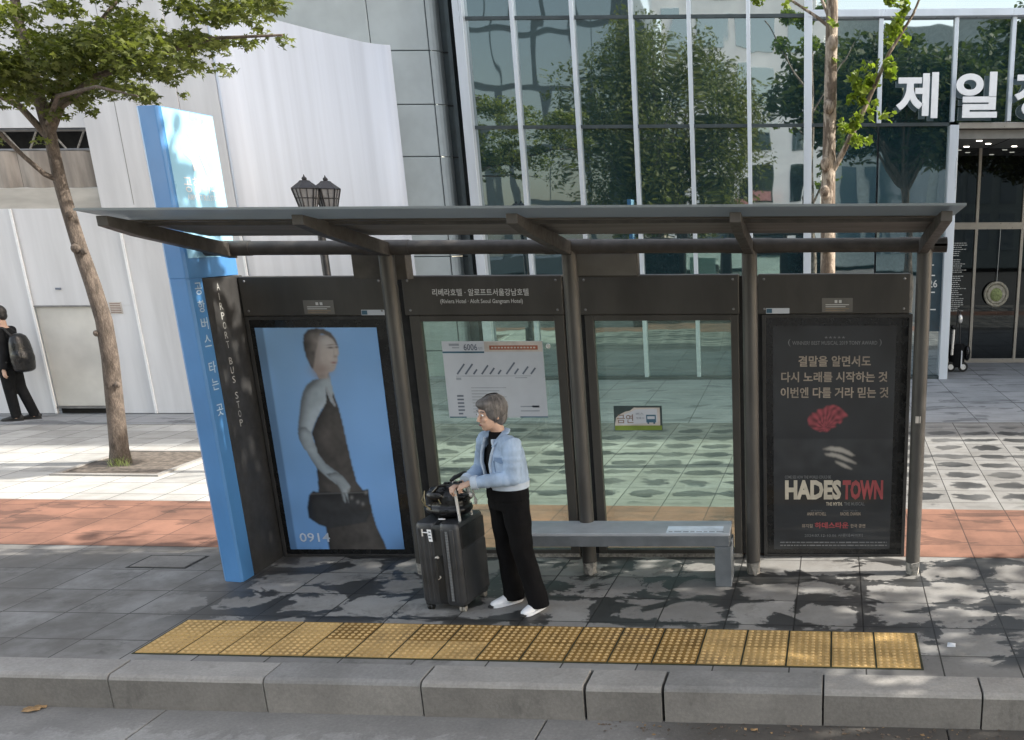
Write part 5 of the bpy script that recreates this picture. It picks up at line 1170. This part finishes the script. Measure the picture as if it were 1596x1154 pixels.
h0, t0 = ext(V3(-1.945, 7.14, 0), V3(-2.03, 6.96, 0), .265); shoe('shoe', h0, t0, pw, M['shoe'], M['sole'], M['shoed'])
h0, t0 = ext(V3(-2.16, 7.275, 0), V3(-2.325, 7.135, 0), .265); shoe('shoe', h0, t0, pw, M['shoe'], M['sole'], M['shoed'])

# --- suitcase
scs = thing('suitcase', 'large charcoal hard shell suitcase standing beside the traveller', 'suitcase', (-2.62, 7.22, 0))
e1 = V3(.985, -.17, 0).normalized(); e2 = V3(.17, .985, 0); so_ = V3(-2.855, 7.065, 0)      # e1 = narrow side, e2 = broad side
def SP(a, c, z): return so_ + e1 * a + e2 * c + U * z
def rbox(b, a0, a1, c0, c1, z0, z1, rad, m, n=5, puff=0.0):
    cs = []
    for (ca, cc, st) in ((a1 - rad, c1 - rad, 0), (a0 + rad, c1 - rad, 90), (a0 + rad, c0 + rad, 180), (a1 - rad, c0 + rad, 270)):
        for k in range(n): g = R(st + 90 * k / (n - 1)); cs.append((ca + rad * math.cos(g), cc + rad * math.sin(g)))
    am, cm = (a0 + a1) / 2, (c0 + c1) / 2; rows = []
    zs = [(z0, .80), (z0 + rad * .3, .93), (z0 + rad, 1), (z1 - rad, 1), (z1 - rad * .3, .93), (z1, .80)]
    for z, f in zs:
        ka = 1 - (1 - f) * rad * 2.6 / (a1 - a0); kc_ = 1 - (1 - f) * rad * 2.6 / (c1 - c0); rows.append([SP(am + (a - am) * ka, cm + (c - cm) * kc_, z) for a, c in cs])
    L = len(cs); V = [p for r in rows for p in r]
    b.add(V, [(i * L + k, i * L + (k + 1) % L, (i + 1) * L + (k + 1) % L, (i + 1) * L + k) for i in range(5) for k in range(L)] + [tuple(reversed(range(L))), tuple(5 * L + k for k in range(L))], m)
W_, D_, H_ = .36, .43, .71
b = MB(); rbox(b, 0, .168, 0, D_, .055, H_, .045, M['shell']); rbox(b, .190, W_, 0, D_, .055, H_, .045, M['shell']); rbox(b, .012, W_ - .012, .008, D_ - .008, .062, H_ - .012, .04, M['shelld'])
for k in range(3): rbox(b, .025 + k * .04, .048 + k * .04, -.006, D_ + .006, .085, H_ - .04, .008, M['shell'])
for k in range(2): rbox(b, .215 + k * .075, .245 + k * .075, -.006, D_ + .006, .085, H_ - .04, .008, M['shell'])
body = b.build('shell', scs, smooth=True)
b = MB()
rbox(b, W_ - .002, W_ + .006, .03, D_ - .03, .09, .50, .004, M['shell']); rbox(b, W_ - .002, W_ + .006, .03, D_ - .03, .515, .68, .004, M['shelld'])
b.build('face_panel', body)
b = MB()
for k in range(46): rbox(b, .256, .276, -.012, -.002, .10 + k * .0122, .1065 + k * .0122, .002, M['zip'], 2)
b.build('corrugated_strip', body)
b = MB(); b.tube([SP(.179, -.008, .44), SP(.179, -.035, .45), SP(.179, -.038, .37), SP(.179, -.035, .29), SP(.179, -.008, .30)], [.008, .011, .012, .011, .008], M['shelld'], 8); b.build('side_handle', body, smooth=True)
b = MB(); b.tube([SP(.179, -.014, .452), SP(.179, -.036, .452)], .012, M['silver'], 8); b.tube([SP(.179, -.014, .292), SP(.179, -.036, .292)], .012, M['silver'], 8)
b.tube([SP(.075, -.015, .67), SP(.075, -.015, .615)], .006, M['silver'], 6); b.tube([SP(.075, -.015, .645), SP(.13, -.015, .645)], .005, M['silver'], 6); b.build('lock', body); b = MB()
b.add([SP(.115, -.016, .67), SP(.15, -.016, .67), SP(.155, -.016, .575), SP(.125, -.016, .575)], [(0, 1, 2, 3)], M['white'])
for k in range(3): b.add([SP(.125, -.0175, .655 - k * .025), SP(.145, -.0175, .655 - k * .025), SP(.146, -.0175, .645 - k * .025), SP(.126, -.0175, .645 - k * .025)], [(0, 1, 2, 3)], M['ink'])
b.build('luggage_tag', body)
for a in (.045, W_ - .045):
    for c in (.05, D_ - .05):
        b = MB(); rbox(b, a - .032, a + .032, c - .032, c + .032, .045, .075, .012, M['shelld']); f = b.build('castor', scs)
        b = MB()
        for q in (-.013, .013): b.tube([SP(a + q - .008, c - .005, .026), SP(a + q + .008, c - .005, .026)], .026, M['shelld'] if a < .1 else M['peel'], 14, side=(0, 0, 1))
        b.build('wheel', f, smooth=True)
b = MB()
for c in (.115, .295): b.tube([SP(W_ - .035, c, H_ - .03), SP(W_ - .05, c - .012, 1.03)], .0118, M['silver'], 10)
hd = b.build('telescopic_poles', scs, smooth=True)
b = MB(); b.tube([SP(W_ - .05, .07, 1.035), SP(W_ - .05, .12, 1.045), SP(W_ - .05, .27, 1.045), SP(W_ - .05, .32, 1.035)], [.011, .016, .016, .011], M['shelld'], 10); b.build('grip', hd, smooth=True)
b = MB(); b.tube([SP(.14, .13, H_ - .005), SP(.14, .15, H_ + .02), SP(.14, .29, H_ + .02), SP(.14, .31, H_ - .005)], .01, M['shelld'], 8); b.build('top_handle', scs, smooth=True)
# --- black handbag lying on it, its handles in the traveller's hand
hb = thing('handbag', 'slouchy black leather handbag resting on top of the suitcase', 'handbag', tuple(SP(.12, .2, H_)))
b = MB(); g = random.Random(4); cB = SP(.175, .235, H_ + .118)
b.ball(cB, (.17, .125, .135), M['leather'], 16, 12, (e1, e2, U)); b.ball(cB - U * .05, (.19, .15, .07), M['leather'], 16, 10, (e1, e2, U))
for k in range(16):
    a = g.uniform(0, 6.28); q = cB + e1 * (.14 * math.cos(a)) + e2 * (.10 * math.sin(a)) + U * g.uniform(-.05, .08); b.ball(q, (g.uniform(.04, .08), g.uniform(.03, .06), g.uniform(.02, .05)), M['leather'], 10, 8, (e1, e2, U))
b.build('bag_body', hb, remesh=.008, relax=2)
b = MB(); hnd = V3(-2.435, 6.95, 1.035)
for dc in (.06, .16): b.tube([SP(.10, dc + .06, H_ + .19), SP(.19, dc + .03, H_ + .27), hnd + U * .012 + e2 * (dc * .3), SP(.31, dc + .06, H_ + .25), SP(.27, dc + .09, H_ + .19)], .0105, M['leather'], 8)
b.build('handle', hb, smooth=True)
b = MB(); b.tube([SP(.0, .20, H_ + .17), SP(.01, .15, H_ + .14), SP(.05, .115, H_ + .11), SP(.10, .10, H_ + .085)], .007, M['gold'], 6); b.tube([SP(.03, .16, H_ + .21), SP(.045, .125, H_ + .17), SP(.055, .11, H_ + .12)], .005, M['gold'], 6)
b.tube([SP(.15, .13, H_ + .22), SP(.165, .11, H_ + .17), SP(.19, .10, H_ + .13)], .005, M['gold'], 6); b.ball(SP(.19, .09, H_ + .014), (.03, .012, .008), M['silver'], 8, 6); b.build('zip', hb, smooth=True)
b = MB(); q0 = SP(.385, .20, 1.0)
b.tube([q0, q0 + V3(.02, -.01, -.05), q0 + V3(.035, -.01, -.12)], .006, M['cream'], 6); b.tube([q0, q0 + V3(.0, -.02, -.06), q0 + V3(.01, -.02, -.09)], .008, M['silver'], 6)
b.ball(q0 + V3(.038, -.01, -.15), (.014, .012, .03), M['cream'], 8, 6); b.ball(q0 + V3(.012, -.02, -.10), (.016, .014, .022), M['silver'], 8, 6); b.build('scarf_charm', hb, smooth=True)

# --- man by the hoarding
pm = thing('person', 'person in a dark suit with a shoulder bag walking past the hoarding door', 'person', (-12.120, 15.1, 0))
Fw = V3(-.97, -.24, 0).normalized(); Lf = U.cross(Fw)
pel = V3(-12.070, 15.1, .90); ch = V3(-12.020, 15.1, 1.2); nb = V3(-12.020, 15.1, 1.45); hc = V3(-12.050, 15.09, 1.63)
b = MB(); m = M['skin']
b.loft([pel, pel + U * .15, ch, ch + U * .15, nb], [(.16, .11), (.15, .10), (.17, .11), (.18, .10), (.06, .06)], m, 16, side=Lf); b.loft([nb - U * .03, nb + U * .06, hc - U * .06], [.058, .055, .056], m, 12)
head_parts(b, hc, Fw, m)
sL, sR = ch + U * .17 + Lf * .19, ch + U * .17 - Lf * .19; eL, eR = sL + V3(.03, 0, -.30), sR + V3(-.02, 0, -.30); wL_, wR_ = eL + V3(-.06, -.02, -.25), eR + V3(-.12, .02, -.22)
for s, e, w in ((sL, eL, wL_), (sR, eR, wR_)): b.loft([s, e, w], [.055, .042, .028], m, 10); b.ball(s, .06, m)
ft = [(V3(-12.110, 15.04, .5), V3(-12.090, 15.03, .09)), (V3(-12.035, 15.18, .5), V3(-11.925, 15.19, .09))]
for (k, a), q in zip(ft, (1, -1)): h = pel + Lf * (q * .09); b.loft([h, k, a, a - U * .05], [.085, .055, .04, .04], m, 10)
hand(b, wL_, (-.1, 0, -1), (-.2, -1, 0), m, .4, 1); hand(b, wR_, (-.2, 0, -1), (-.2, 1, 0), m, .4, -1)
b.build('body', pm, remesh=.009, relax=2)
b = MB(); A3 = (Fw, Lf, U); b.ball(hc + U * .035 - Fw * .022, (.104, .088, .104), M['hairb'], 16, 12, A3); b.ball(hc - U * .02 - Fw * .055, (.065, .08, .08), M['hairb'], 14, 10, A3); b.build('hair', pm, remesh=.012, relax=3)
b = MB(); S_ = M['suit']
b.loft([pel - U * .08, pel + U * .05, pel + U * .17, ch, ch + U * .14, nb - U * .03], [(.205, .16), (.20, .155), (.185, .145), (.215, .155), (.215, .135), (.09, .085)], S_, 20, side=Lf)
for s, e, w in ((sL, eL, wL_), (sR, eR, wR_)): b.loft([nb - U * .08, s, s.lerp(e, .5), e, w], [.08, .085, .075, .066, .052], S_, 12)
b.build('jacket', pm, remesh=.012, relax=3)
b = MB(); b.loft([pel + U * .02, pel - U * .08], [(.185, .145), (.18, .14)], S_, 16, side=Lf)
for (k, a), q in zip(ft, (1, -1)): h = pel + Lf * (q * .09); b.loft([h + U * .02, h.lerp(k, .5), k, a, a - U * .035], [.105, .098, .078, .072, .074], S_, 14)
b.build('trousers', pm, remesh=.012, relax=3)
for (k, a) in ft: shoe('shoe', (a.x + .08, a.y + .02, 0), (a.x - .21, a.y - .05, 0), pm, M['sole'], M['sole'])
sb = thing('shoulder_bag', 'black shoulder bag hanging at the back of the person by the hoarding', 'bag', (-11.770, 15.0, .85))
b = MB(); bc = V3(-11.755, 15.0, 1.07)
b.loft([bc - U * .30, bc - U * .27, bc - U * .15, bc, bc + U * .15, bc + U * .24, bc + U * .28], [(.10, .07), (.165, .115), (.185, .135), (.18, .135), (.165, .12), (.13, .09), (.06, .04)], M['leather'], 20, side=(0, 1, 0))
b.ball(bc + V3(.095, -.01, -.08), (.06, .13, .12), M['leather'], 12, 8); b.ball(bc + V3(.02, -.15, -.06), (.09, .04, .10), M['leather'], 12, 8)
b.build('bag_body', sb, remesh=.014, relax=4)
b = MB(); b.tube([(-11.780, 14.92, 1.30), (-11.880, 14.93, 1.43), (-12.020, 14.93, 1.44), (-12.170, 14.92, 1.32), (-12.150, 14.9, 1.1), (-11.920, 14.88, .92)], .014, M['sole'], 8); b.build('strap', sb, smooth=True)

for o in COL.objects:
    if o.parent: continue
    if o.name.startswith('fallen_leaf'): o['group'] = 'dry leaves lying in the gutter'
    if o.name.startswith('roadside_tree'): o['group'] = 'leafy trees along the kerb to the right'
